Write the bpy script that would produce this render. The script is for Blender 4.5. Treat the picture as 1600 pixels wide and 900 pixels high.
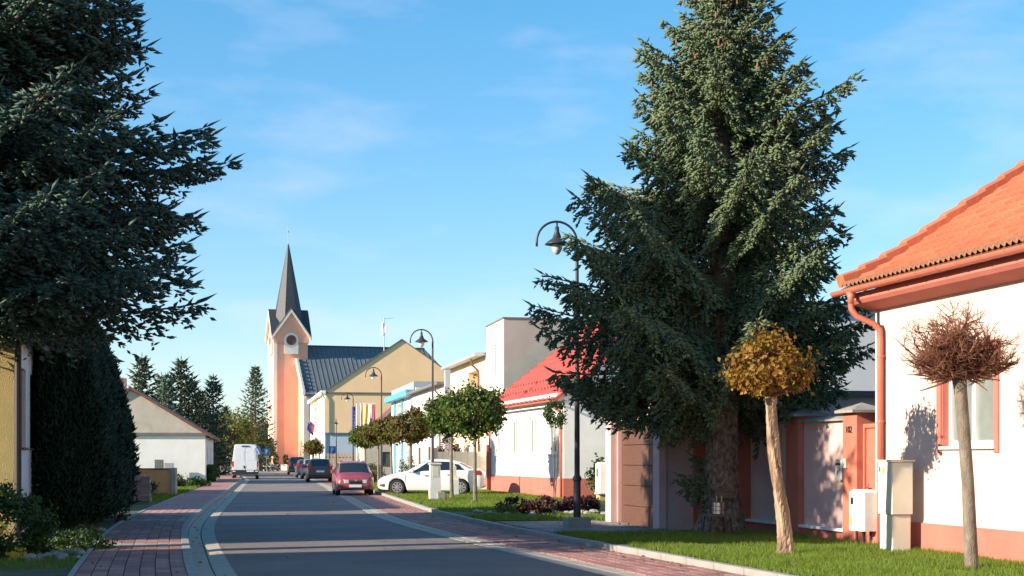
import bpy, math, random
import numpy as np
from mathutils import Matrix, Vector

for _o in list(bpy.data.objects):
    bpy.data.objects.remove(_o)
SC = bpy.context.scene
COL = SC.collection
R = math.radians

# ------------------------------------------------------------------ camera
cd = bpy.data.cameras.new('camera'); cam = bpy.data.objects.new('camera', cd); COL.objects.link(cam)
cam.location = (0, 0, 1.6); cam.rotation_euler = (R(90), 0, 0)
cd.sensor_width = 36; cd.lens = 51.75; cd.shift_y = 0.166; cd.clip_end = 6000; cd.clip_start = 0.1
SC.camera = cam

# ------------------------------------------------------------------ sky, sun, exposure
SUN_EL = R(21); SUN_AZ = R(24)            # light travels towards +X, turned 24 degrees to +Y
w = bpy.data.worlds.new('World'); SC.world = w; w.use_nodes = True
nt = w.node_tree; nt.nodes.clear()
out = nt.nodes.new('ShaderNodeOutputWorld'); bg = nt.nodes.new('ShaderNodeBackground')
sky = nt.nodes.new('ShaderNodeTexSky'); sky.sky_type = 'NISHITA'; sky.sun_disc = False
sky.sun_elevation = SUN_EL; sky.sun_rotation = math.atan2(-math.cos(SUN_AZ), -math.sin(SUN_AZ))
sky.altitude = 200; sky.air_density = 1.0; sky.dust_density = 0.4; sky.ozone_density = 4.0
hs = nt.nodes.new('ShaderNodeHueSaturation'); hs.inputs['Saturation'].default_value = 1.3
tc = nt.nodes.new('ShaderNodeTexCoord'); mp = nt.nodes.new('ShaderNodeMapping')
mp.inputs['Scale'].default_value = (2.2, 2.2, 7.0); mp.inputs['Location'].default_value = (3.1, 1.7, 0.4)
no = nt.nodes.new('ShaderNodeTexNoise'); no.inputs['Scale'].default_value = 3.4; no.inputs['Detail'].default_value = 6
no.inputs['Roughness'].default_value = 0.55
rp = nt.nodes.new('ShaderNodeValToRGB')
rp.color_ramp.elements[0].position = 0.50; rp.color_ramp.elements[0].color = (0, 0, 0, 1)
rp.color_ramp.elements[1].position = 0.80; rp.color_ramp.elements[1].color = (0.22, 0.22, 0.22, 1)
mx = nt.nodes.new('ShaderNodeMix'); mx.data_type = 'RGBA'
mx.inputs[7].default_value = (3.6, 3.2, 3.7, 1)
nt.links.new(sky.outputs[0], hs.inputs['Color'])
nt.links.new(tc.outputs['Generated'], mp.inputs['Vector']); nt.links.new(mp.outputs[0], no.inputs['Vector'])
nt.links.new(no.outputs['Fac'], rp.inputs['Fac']); nt.links.new(rp.outputs['Color'], mx.inputs[0])
gm = nt.nodes.new('ShaderNodeGamma'); gm.inputs['Gamma'].default_value = 0.70; nt.links.new(hs.outputs[0], gm.inputs['Color']); nt.links.new(gm.outputs[0], mx.inputs[6]); nt.links.new(mx.outputs[2], bg.inputs['Color'])
nt.links.new(bg.outputs[0], out.inputs['Surface'])
bg.inputs['Strength'].default_value = 0.15
sd = bpy.data.lights.new('sun', 'SUN'); sd.energy = 4.2; sd.angle = R(0.53); sd.color = (1.0, 0.88, 0.70)
sun = bpy.data.objects.new('sun', sd); COL.objects.link(sun)
Ld = Vector((math.cos(SUN_AZ) * math.cos(SUN_EL), math.sin(SUN_AZ) * math.cos(SUN_EL), -math.sin(SUN_EL)))
sun.rotation_euler = Ld.to_track_quat('-Z', 'Y').to_euler(); sun.location = (-30, -10, 30)
SC.view_settings.view_transform = 'Standard'; SC.view_settings.look = 'None'
SC.view_settings.gamma = 1; SC.view_settings.use_curve_mapping = False
SC.view_settings.exposure = 1.22
SC.render.engine = 'CYCLES'
SC.cycles.max_bounces = 6; SC.cycles.diffuse_bounces = 3; SC.cycles.glossy_bounces = 3
SC.cycles.transparent_max_bounces = 6; SC.cycles.use_denoising = True

# ------------------------------------------------------------------ materials
MATS = {}
def mat(name, col, rough=0.8, var=0.12, scale=3.0, bump=0.0, bscale=40.0, metal=0.0, spec=0.5,
        col2=None, stain=None, island=None, coat=0.0, emit=None, objrand=0.0, coords='Object', vstretch=1.0, mixlo=.35, mixhi=.65):
    """principled with noise-mixed colour, optional second colour, stain colour and bump"""
    if name in MATS: return MATS[name]
    m = bpy.data.materials.new(name); m.use_nodes = True; MATS[name] = m
    t = m.node_tree; b = t.nodes['Principled BSDF']
    b.inputs['Roughness'].default_value = rough; b.inputs['Metallic'].default_value = metal
    b.inputs['Specular IOR Level'].default_value = spec; b.inputs['Coat Weight'].default_value = coat
    c = Vector(col[:3])
    tcn = t.nodes.new('ShaderNodeTexCoord'); mpn = t.nodes.new('ShaderNodeMapping')
    mpn.inputs['Scale'].default_value = (1, 1, vstretch)
    t.links.new(tcn.outputs[coords], mpn.inputs['Vector'])
    n = t.nodes.new('ShaderNodeTexNoise'); n.inputs['Scale'].default_value = scale; n.inputs['Detail'].default_value = 7
    n.inputs['Roughness'].default_value = 0.62
    t.links.new(mpn.outputs[0], n.inputs['Vector'])
    r = t.nodes.new('ShaderNodeValToRGB')
    r.color_ramp.elements[0].position = mixlo; r.color_ramp.elements[1].position = mixhi
    lo = c * (1 - var); hi = Vector(col2[:3]) if col2 else c * (1 + var)
    r.color_ramp.elements[0].color = (*lo, 1); r.color_ramp.elements[1].color = (*[min(1, v) for v in hi], 1)
    t.links.new(n.outputs['Fac'], r.inputs['Fac'])
    last = r.outputs['Color']
    if stain:
        n2 = t.nodes.new('ShaderNodeTexNoise'); n2.inputs['Scale'].default_value = stain[1]; n2.inputs['Detail'].default_value = 8
        n2.inputs['Roughness'].default_value = 0.7
        t.links.new(mpn.outputs[0], n2.inputs['Vector'])
        r2 = t.nodes.new('ShaderNodeValToRGB'); r2.color_ramp.elements[0].position = stain[2]; r2.color_ramp.elements[1].position = stain[2] + 0.22
        r2.color_ramp.elements[1].color = (stain[3],) * 3 + (1,)
        t.links.new(n2.outputs['Fac'], r2.inputs['Fac'])
        mm = t.nodes.new('ShaderNodeMix'); mm.data_type = 'RGBA'
        t.links.new(r2.outputs['Color'], mm.inputs[0]); t.links.new(last, mm.inputs[6]); mm.inputs[7].default_value = (*stain[0], 1)
        last = mm.outputs[2]
    if island:
        g = t.nodes.new('ShaderNodeNewGeometry'); r3 = t.nodes.new('ShaderNodeValToRGB')
        cr = r3.color_ramp
        for i, ic in enumerate(island):
            if i < 2: e = cr.elements[i]; e.position = i / (len(island) - 1)
            else: e = cr.elements.new(i / (len(island) - 1))
            e.color = (*ic, 1)
        for i, e in enumerate(cr.elements): e.position = i / (len(island) - 1); e.color = (*island[i], 1)
        t.links.new(g.outputs['Random Per Island'], r3.inputs['Fac'])
        mm = t.nodes.new('ShaderNodeMix'); mm.data_type = 'RGBA'; mm.inputs[0].default_value = 0.6
        t.links.new(last, mm.inputs[6]); t.links.new(r3.outputs['Color'], mm.inputs[7]); last = mm.outputs[2]
    if objrand:
        oi = t.nodes.new('ShaderNodeObjectInfo'); mr = t.nodes.new('ShaderNodeMapRange'); mr.inputs[3].default_value = 1 - objrand; mr.inputs[4].default_value = 1 + objrand
        hv = t.nodes.new('ShaderNodeHueSaturation'); t.links.new(oi.outputs['Random'], mr.inputs[0]); t.links.new(mr.outputs[0], hv.inputs['Value']); t.links.new(last, hv.inputs['Color']); last = hv.outputs[0]
    t.links.new(last, b.inputs['Base Color'])
    if bump:
        nb = t.nodes.new('ShaderNodeTexNoise'); nb.inputs['Scale'].default_value = bscale; nb.inputs['Detail'].default_value = 5
        t.links.new(mpn.outputs[0], nb.inputs['Vector'])
        bp = t.nodes.new('ShaderNodeBump'); bp.inputs['Strength'].default_value = bump; bp.inputs['Distance'].default_value = 0.02
        t.links.new(nb.outputs['Fac'], bp.inputs['Height']); t.links.new(bp.outputs[0], b.inputs['Normal'])
    if emit:
        b.inputs['Emission Color'].default_value = (*emit[0], 1); b.inputs['Emission Strength'].default_value = emit[1]
    return m

def leafmat(name, cols, trans=0.25, rough=0.55, scale=1.5, col2=None, mixlo=.4, mixhi=.62):
    m = mat(name, cols[0], rough, 0.15, scale, island=cols, col2=col2, mixlo=mixlo, mixhi=mixhi, spec=0.3)
    t = m.node_tree; b = t.nodes['Principled BSDF']
    src = b.inputs['Base Color'].links[0].from_socket
    tr = t.nodes.new('ShaderNodeBsdfTranslucent'); t.links.new(src, tr.inputs['Color'])
    ms = t.nodes.new('ShaderNodeMixShader'); ms.inputs[0].default_value = trans
    o = [n for n in t.nodes if n.type == 'OUTPUT_MATERIAL'][0]
    t.links.new(b.outputs[0], ms.inputs[1]); t.links.new(tr.outputs[0], ms.inputs[2]); t.links.new(ms.outputs[0], o.inputs['Surface'])
    return m

M = {}
def defs():
    S = lambda *c: tuple((v / 255 / 12.92) if v / 255 <= 0.04045 else ((v / 255 + 0.055) / 1.055) ** 2.4 for v in c)
    M['S'] = S
    M['asphalt'] = mat('asphalt', (.205, .168, .162), .9, .16, .45, .7, 260, stain=((.115, .105, .102), 26.0, .54, .6))
    M['soil'] = mat('soil', (.09, .075, .05), .95, .3, 2.0, .6, 30, col2=(.10, .12, .05))
    M['turf'] = mat('turf', (.075, .12, .02), .95, .3, 1.7, .8, 60, col2=(.14, .16, .03))
    M['paver_red'] = mat('paver_red', (.34, .165, .145), .9, .22, 5.0, .4, 90, stain=((.18, .095, .09), 2.6, .55, .6), coords='Generated', objrand=.28)
    M['paver_red_sheet'] = mat('paver_red_sheet', (.36, .175, .15), .9, .16, 2.0, .4, 90, stain=((.15, .08, .075), 4.0, .55, .5))
    M['joint'] = mat('joint', (.05, .042, .04), .95, .3, 4)
    M['concrete'] = mat('concrete', (.40, .34, .28), .9, .14, 2.5, .35, 70, stain=((.17, .15, .13), 3.5, .56, .6))
    M['kerb'] = mat('kerb_concrete', (.31, .29, .27), .9, .14, 3.0, .4, 60, stain=((.14, .13, .11), 4.5, .55, .6))
    M['paver_grey'] = mat('paver_grey', (.25, .235, .22), .9, .2, 4.0, .4, 60, objrand=.2, stain=((.11, .11, .09), 5.0, .55, .5))
    M['cream'] = mat('cream_render', (.64, .49, .43), .9, .05, .8, .2, 120, stain=((.54, .40, .345), 1.3, .54, .5))
    M['salmon'] = mat('salmon_paint', (.52, .155, .115), .85, .08, 1.5, .15, 120, stain=((.42, .14, .11), 2.5, .58, .4))
    M['salmon_trim'] = mat('salmon_metal', (.52, .155, .10), .5, .06, 3.0, .05, 30)
    M['tile'] = mat('orange_tile', (.52, .145, .07), .75, .14, 5.0, .25, 60, objrand=.16, stain=((.30, .16, .09), 6.0, .60, .5))
    M['tile_edge'] = mat('weathered_tile', (.34, .15, .08), .9, .25, 8.0, .3, 60)
    M['pink'] = mat('pink_render', (.68, .45, .42), .9, .07, 1.2, .2, 120, stain=((.52, .33, .31), 2.0, .58, .5))
    M['pillar_red'] = mat('pillar_red_render', (.50, .15, .10), .9, .1, 2.0, .2, 120, stain=((.30, .085, .065), 3.0, .58, .5))
    M['brown_panel'] = mat('brown_door_panel', (.115, .052, .034), .6, .12, 3.0, .15, 30, vstretch=8)
    M['white'] = mat('white_render', (.70, .68, .645), .9, .04, .7, .15, 120, stain=((.54, .51, .46), 1.1, .56, .5))
    M['white_side'] = mat('white_old_render', (.78, .77, .74), .9, .05, 1.2, .2, 100, stain=((.55, .53, .47), 1.4, .58, .5))
    M['cement'] = mat('cement_render', (.38, .375, .32), .95, .09, .6, .25, 100, stain=((.27, .25, .22), .9, .55, .5))
    M['peach'] = mat('peach_render', (.80, .62, .42), .9, .05, 1.0, .15, 100)
    M['offwhite'] = mat('offwhite_render', (.80, .72, .60), .9, .05, 1.0, .15, 100)
    M['lilac'] = mat('lilac_render', (.62, .60, .62), .9, .05, 1.0, .15, 100)
    M['blue'] = mat('blue_paint', (.10, .36, .62), .5, .06, 2.0)
    M['beige'] = mat('beige_render', (.84, .57, .33), .9, .05, .5, .15, 100, stain=((.72, .49, .28), .7, .56, .4))
    M['paleblue'] = mat('pale_blue_render', (.45, .52, .60), .9, .05, 1.0)
    M['church'] = mat('church_orange', (.82, .41, .28), .9, .05, .5, .1, 80)
    M['church_trim'] = mat('church_trim', (.84, .76, .66), .9, .05, 1.0)
    M['slate'] = mat('dark_slate', (.045, .048, .058), .6, .2, 3.0, .3, 30)
    M['seam'] = mat('grey_seam_metal', (.12, .138, .15), .6, .14, .5, 0)
    M['redroof'] = mat('red_metal_roof', (.50, .07, .05), .65, .1, 2.0)
    M['yellow'] = mat('yellow_render', (.60, .46, .20), .95, .12, 1.3, .7, 45, stain=((.42, .33, .15), 2.0, .55, .4))
    M['greyroof'] = mat('grey_fibre_roof', (.16, .15, .15), .9, .15, 3.0)
    M['brownroof'] = mat('brown_tile_roof', (.17, .075, .055), .85, .2, 4.0, .3, 30)
    M['plaster_old'] = mat('old_plaster', (.50, .44, .37), .95, .08, 1.0, .3, 60, stain=((.28, .27, .19), 1.3, .52, .6))
    M['orange_wall'] = mat('orange_render', (.85, .36, .14), .9, .08, 1.5)
    M['glass'] = mat('window_glass', (.10, .12, .13), .06, .2, 1.0, spec=.8)
    M['curtain'] = mat('pale_curtained_glass', (.20, .225, .21), .12, .12, 2.0, spec=.7)
    M['pvc'] = mat('white_pvc', (.80, .80, .79), .35, .02, 2)
    M['darkwood'] = mat('dark_frame', (.10, .055, .04), .6, .2, 6)
    M['lamp_black'] = mat('lamp_paint', (.035, .035, .042), .45, .15, 4)
    M['lamp_glass'] = mat('lamp_glass', (.62, .62, .60), .15, .05, 3, spec=.7)
    M['bark'] = mat('spruce_bark', (.10, .06, .045), .95, .4, 16.0, 1.0, 60, col2=(.32, .235, .18), vstretch=.5)
    M['bark_pale'] = mat('peeling_bark', (.22, .12, .07), .9, .3, 11.0, 1.0, 40, col2=(.50, .35, .24), vstretch=.16)
    M['bark_grey'] = mat('grey_bark', (.17, .13, .10), .95, .25, 10.0, .8, 60, col2=(.26, .21, .16), vstretch=.4)
    M['twig'] = mat('bare_twig', (.13, .042, .022), .8, .25, 8.0, col2=(.25, .10, .05))
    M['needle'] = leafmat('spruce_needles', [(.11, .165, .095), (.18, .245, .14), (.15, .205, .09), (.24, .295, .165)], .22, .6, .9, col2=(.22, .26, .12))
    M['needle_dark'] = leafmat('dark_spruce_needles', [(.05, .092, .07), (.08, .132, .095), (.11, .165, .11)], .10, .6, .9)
    M['needle_far'] = leafmat('far_spruce_needles', [(.035, .065, .04), (.06, .09, .045), (.09, .11, .05)], .15, .7, .4, col2=(.11, .12, .05))
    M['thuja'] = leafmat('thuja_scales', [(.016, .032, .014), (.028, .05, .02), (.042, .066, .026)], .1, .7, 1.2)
    M['leaf_green'] = leafmat('maple_leaves_green', [(.07, .14, .02), (.12, .19, .03), (.05, .09, .02), (.18, .17, .03)], .3, .55, 2.2, col2=(.16, .11, .03), mixlo=.48, mixhi=.66)
    M['leaf_brown'] = leafmat('maple_leaves_turning', [(.13, .07, .02), (.20, .11, .03), (.10, .13, .025), (.16, .15, .03)], .3, .55, 2.2, col2=(.08, .14, .02), mixlo=.46, mixhi=.60)
    M['leaf_orange'] = leafmat('maple_leaves_orange', [(.30, .11, .018), (.36, .20, .025), (.19, .065, .018), (.24, .20, .03)], .35, .5, 3.0, col2=(.28, .22, .03), mixlo=.42, mixhi=.6)
    M['leaf_bush'] = leafmat('bush_leaves', [(.030, .065, .015), (.06, .11, .025), (.09, .13, .03)], .25, .5, 2.0)
    M['leaf_red'] = leafmat('dark_red_leaves', [(.06, .015, .02), (.10, .025, .025), (.035, .02, .015)], .2, .5, 3.0)
    M['leaf_yellow'] = leafmat('yellow_autumn_leaves', [(.16, .15, .03), (.10, .13, .03), (.22, .16, .03)], .3, .5, .8)
    M['flower'] = mat('yellow_petals', (.62, .36, .02), .6, .2, 8)
    M['grass'] = leafmat('grass_blades', [(.13, .21, .02), (.19, .27, .03), (.10, .16, .02), (.28, .28, .06)], .35, .6, 1.0)
    M['cone'] = mat('spruce_cone', (.26, .12, .05), .8, .2, 10)
    M['tyre'] = mat('tyre_rubber', (.02, .02, .021), .85, .15, 8)
    M['rim'] = mat('alloy_rim', (.55, .55, .56), .3, .06, 5, metal=.7)
    M['chrome'] = mat('chrome_trim', (.6, .6, .62), .15, .02, 5, metal=.9)
    M['blackplastic'] = mat('black_plastic', (.022, .022, .025), .6, .1, 6)
    M['carglass'] = mat('car_glass', (.018, .022, .026), .04, .1, 3, spec=.9)
    M['lens_red'] = mat('red_lens', (.45, .02, .02), .2, .1, 8)
    M['lens_clear'] = mat('clear_lens', (.62, .64, .66), .1, .1, 12, spec=.8)
    M['plate'] = mat('number_plate', (.72, .74, .76), .4, .04, 20)
    M['steel'] = mat('steel', (.55, .56, .58), .25, .05, 6, metal=.9)
    M['cabinet'] = mat('cream_cabinet', (.66, .62, .50), .6, .05, 2.0, stain=((.48, .43, .33), 3.0, .58, .4))
    M['gasbox'] = mat('white_box_plastic', (.74, .72, .68), .5, .05, 3.0, stain=((.5, .45, .38), 4.0, .62, .4))
    M['oldwood'] = mat('old_wood', (.17, .12, .085), .9, .25, 4.0, .5, 30, vstretch=6)
    M['palewood'] = mat('pale_fence_board', (.55, .38, .20), .8, .15, 3.0, .2, 30)
    M['brick'] = mat('old_brick', (.40, .19, .15), .95, .25, 6.0, .6, 60, stain=((.58, .50, .45), 5.0, .5, .7), coords='Generated', objrand=.3)
    M['film'] = mat('torn_plastic_film', (.62, .60, .60), .3, .1, 6.0, .6, 12, spec=.6)
    M['stone'] = mat('border_stone', (.30, .28, .25), .9, .25, 7.0, .6, 30, coords='Generated', col2=(.5, .45, .38))
    M['signblue'] = mat('sign_blue', (.03, .16, .55), .45, .04, 3)
    M['signwhite'] = mat('sign_white', (.8, .8, .8), .45, .03, 3)
    M['eu_blue'] = mat('flag_blue', (.03, .04, .22), .7, .08, 4)
    M['flag_yellow'] = mat('flag_yellow', (.85, .50, .02), .7, .06, 4)
    M['flag_red'] = mat('flag_red', (.62, .03, .05), .7, .06, 4)
    M['flag_white'] = mat('flag_white', (.80, .79, .77), .7, .04, 4)
    M['bronze'] = mat('statue_stone', (.24, .17, .11), .7, .2, 6)
    M['greygreen'] = mat('galvanised', (.42, .44, .46), .5, .08, 5, metal=.4)
defs()
def paint(name, c, coat=.5, rough=.35, metal=.0):
    return mat(name, c, rough, .03, 2.0, coat=coat, metal=metal)

# ------------------------------------------------------------------ mesh helpers
class MB:
    def __init__(s): s.v = []; s.f = []; s.fm = []; s.mi = 0
    def add(s, vs, fs):
        o = len(s.v); s.v.extend([tuple(p) for p in vs]); s.f.extend([tuple(i + o for i in f) for f in fs]); s.fm.extend([s.mi] * len(fs)); return s
    def box(s, x0, x1, y0, y1, z0, z1, mtx=None):
        vs = [Vector((x, y, z)) for z in (z0, z1) for y in (y0, y1) for x in (x0, x1)]
        if mtx is not None: vs = [mtx @ p for p in vs]
        return s.add(vs, [(0, 2, 3, 1), (4, 5, 7, 6), (0, 1, 5, 4), (2, 6, 7, 3), (0, 4, 6, 2), (1, 3, 7, 5)])
    def bbox(s, x0, x1, y0, y1, z0, z1, b=.01, mtx=None):
        """box with chamfered vertical and top edges"""
        ring = lambda i, z: [(x0 + i + b, y0 + i, z), (x1 - i - b, y0 + i, z), (x1 - i, y0 + i + b, z), (x1 - i, y1 - i - b, z), (x1 - i - b, y1 - i, z), (x0 + i + b, y1 - i, z), (x0 + i, y1 - i - b, z), (x0 + i, y0 + i + b, z)]
        vs = ring(0, z0) + ring(0, z1 - b) + ring(b, z1)
        if mtx is not None: vs = [mtx @ Vector(p) for p in vs]
        fs = [tuple(reversed(range(8))), tuple(range(16, 24))]
        for k in (0, 8):
            for i in range(8): fs.append((k + i, k + (i + 1) % 8, k + 8 + (i + 1) % 8, k + 8 + i))
        return s.add(vs, fs)
    def quad(s, *p): return s.add(p, [tuple(range(len(p)))])
    def tube(s, path, rad, n=8, cap=True):
        path = [Vector(p) for p in path]; k = len(path)
        if not hasattr(rad, '__len__'): rad = [rad] * k
        vs = []; ref = None
        for i, p in enumerate(path):
            t = (path[min(i + 1, k - 1)] - path[max(i - 1, 0)]).normalized()
            if ref is None: ref = Vector((1, 0, 0)) if abs(t.x) < .8 else Vector((0, 1, 0))
            a = (ref - t * ref.dot(t)).normalized(); ref = a; b = t.cross(a)
            for j in range(n):
                th = 2 * math.pi * j / n; vs.append(p + (a * math.cos(th) + b * math.sin(th)) * rad[i])
        fs = [(i * n + j, i * n + (j + 1) % n, (i + 1) * n + (j + 1) % n, (i + 1) * n + j) for i in range(k - 1) for j in range(n)]
        if cap: fs += [tuple(reversed(range(n))), tuple(range((k - 1) * n, k * n))]
        return s.add(vs, fs)
    def lathe(s, prof, n=16, c=(0, 0, 0), axis='z'):
        vs = []
        for r, z in prof:
            for j in range(n):
                th = 2 * math.pi * j / n; a, b = r * math.cos(th), r * math.sin(th)
                vs.append((c[0] + a, c[1] + b, c[2] + z) if axis == 'z' else ((c[0] + a, c[1] + z, c[2] + b) if axis == 'y' else (c[0] + z, c[1] + a, c[2] + b)))
        k = len(prof)
        fs = [(i * n + j, i * n + (j + 1) % n, (i + 1) * n + (j + 1) % n, (i + 1) * n + j) for i in range(k - 1) for j in range(n)]
        fs += [tuple(reversed(range(n))), tuple(range((k - 1) * n, k * n))]
        return s.add(vs, fs)
    def prism(s, pts, axis, a0, a1):
        """2D polygon extruded along an axis: pts are the other two coordinates in order"""
        n = len(pts)
        mk = {'x': lambda p, a: (a, p[0], p[1]), 'y': lambda p, a: (p[0], a, p[1]), 'z': lambda p, a: (p[0], p[1], a)}[axis]
        vs = [mk(p, a0) for p in pts] + [mk(p, a1) for p in pts]
        fs = [tuple(range(n)), tuple(reversed(range(n, 2 * n)))] + [(i, (i + 1) % n, n + (i + 1) % n, n + i) for i in range(n)]
        return s.add(vs, fs)
    def build(s, name, m, parent=None, smooth=False, fix=True):
        me = bpy.data.meshes.new(name); me.from_pydata(s.v, [], s.f)
        for mm in (m if isinstance(m, (list, tuple)) else [m]): me.materials.append(mm)
        if isinstance(m, (list, tuple)): me.polygons.foreach_set('material_index', s.fm)
        if fix:
            import bmesh
            b = bmesh.new(); b.from_mesh(me); bmesh.ops.recalc_face_normals(b, faces=b.faces); b.to_mesh(me); b.free()
        if smooth: me.shade_smooth(); 
        me.update()
        o = bpy.data.objects.new(name, me); COL.objects.link(o)
        if parent: o.parent = parent
        return o

def link(name, me, parent=None, loc=None, rz=None):
    o = bpy.data.objects.new(name, me); COL.objects.link(o)
    if parent: o.parent = parent
    if loc is not None: o.location = loc
    if rz is not None: o.rotation_euler = (0, 0, rz)
    return o
def npmesh(name, V, F, m, parent=None, smooth=False):
    V = np.asarray(V, np.float32).reshape(-1, 3); F = np.asarray(F, np.int32); k = F.shape[1]
    me = bpy.data.meshes.new(name)
    me.vertices.add(len(V)); me.vertices.foreach_set('co', V.ravel())
    me.loops.add(F.size); me.loops.foreach_set('vertex_index', F.ravel())
    me.polygons.add(len(F)); me.polygons.foreach_set('loop_start', np.arange(0, F.size, k, dtype=np.int32))
    me.update(calc_edges=True); me.materials.append(m)
    if smooth: me.shade_smooth()
    o = bpy.data.objects.new(name, me); COL.objects.link(o)
    if parent: o.parent = parent
    return o
def thing(name, label, cat, loc=(0, 0, 0), rz=0, group=None):
    o = bpy.data.objects.new(name, None); COL.objects.link(o); o.empty_display_size = .2
    o.location = loc; o.rotation_euler = (0, 0, rz); o['label'] = label; o['category'] = cat
    if group: o['group'] = group
    return o
def tag(o, label, cat, group=None):
    o['label'] = label; o['category'] = cat
    if group: o['group'] = group
    return o
def struct(o): o['kind'] = 'structure'; return o
def stuff(o, label=None, cat=None):
    o['kind'] = 'stuff'
    if label: o['label'] = label; o['category'] = cat
    return o
def dup(root, label, loc, rz=0, scale=None, group=None):
    r = root.copy(); COL.objects.link(r); r.location = loc; r.rotation_euler = (0, 0, rz); r['label'] = label
    if group: r['group'] = group
    if scale: r.scale = (scale,) * 3 if not hasattr(scale, '__len__') else scale
    for ch in root.children:
        c = ch.copy(); COL.objects.link(c); c.parent = r
        for g in ch.children:
            d = g.copy(); COL.objects.link(d); d.parent = c
    return r

# ------------------------------------------------------------------ street geometry (plan: X as a function of Y)
AL = np.array([(-40, 12.5), (0, 1.7), (10, -1.15), (20, -3.76), (25.4, -5.0), (29.4, -5.93), (33.2, -6.75), (37.9, -7.62), (43.8, -8.62), (57.5, -10.9), (105, -18.7), (150, -27.5), (200, -42), (260, -64)])
AR = np.array([(-40, 17.5), (0, 6.6), (10, 4.0), (20.8, 1.08), (25.4, -.2), (29.4, -1.25), (35, -2.65), (41.3, -3.95), (60.8, -7.1), (105, -14.3), (150, -22.8), (200, -36.5), (260, -58)])
def smooth_tab(t):
    ys = np.arange(-40, 261, 1.0); xs = np.interp(ys, t[:, 0], t[:, 1])
    k = np.ones(7) / 7; xp = np.pad(xs, 3, mode='reflect', reflect_type='odd'); return ys, np.convolve(xp, k, 'valid')
_al = smooth_tab(AL); _ar = smooth_tab(AR)
xal = lambda y: float(np.interp(y, *_al)); xar = lambda y: float(np.interp(y, *_ar))
xrk = lambda y: xar(y) + 1.85            # right kerb line
xlk = lambda y: xal(y) - .55             # left kerb face (after two gutter slabs)
xlp = lambda y: xlk(y) - .16 - 1.46      # left pavement outer edge
def strip(name, fa, fb, y0, y1, z, m, step=1.0, parent=None, thick=0.0):
    ys = list(np.arange(y0, y1, step)) + [y1]; b = MB()
    vs = []
    for y in ys: vs += [(fa(y), y, z), (fb(y), y, z)]
    n = len(ys)
    b.add(vs, [(2 * i, 2 * i + 1, 2 * i + 3, 2 * i + 2) for i in range(n - 1)])
    if thick:
        b.add([(p[0], p[1], z - thick) for p in vs] + vs, [(2 * i, 2 * i + 2, 2 * n + 2 * i + 2, 2 * n + 2 * i) for i in range(n - 1)] + [(2 * i + 1, 2 * i + 3, 2 * n + 2 * i + 3, 2 * n + 2 * i + 1) for i in range(n - 1)])
    return b.build(name, m, parent, fix=False)
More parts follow.
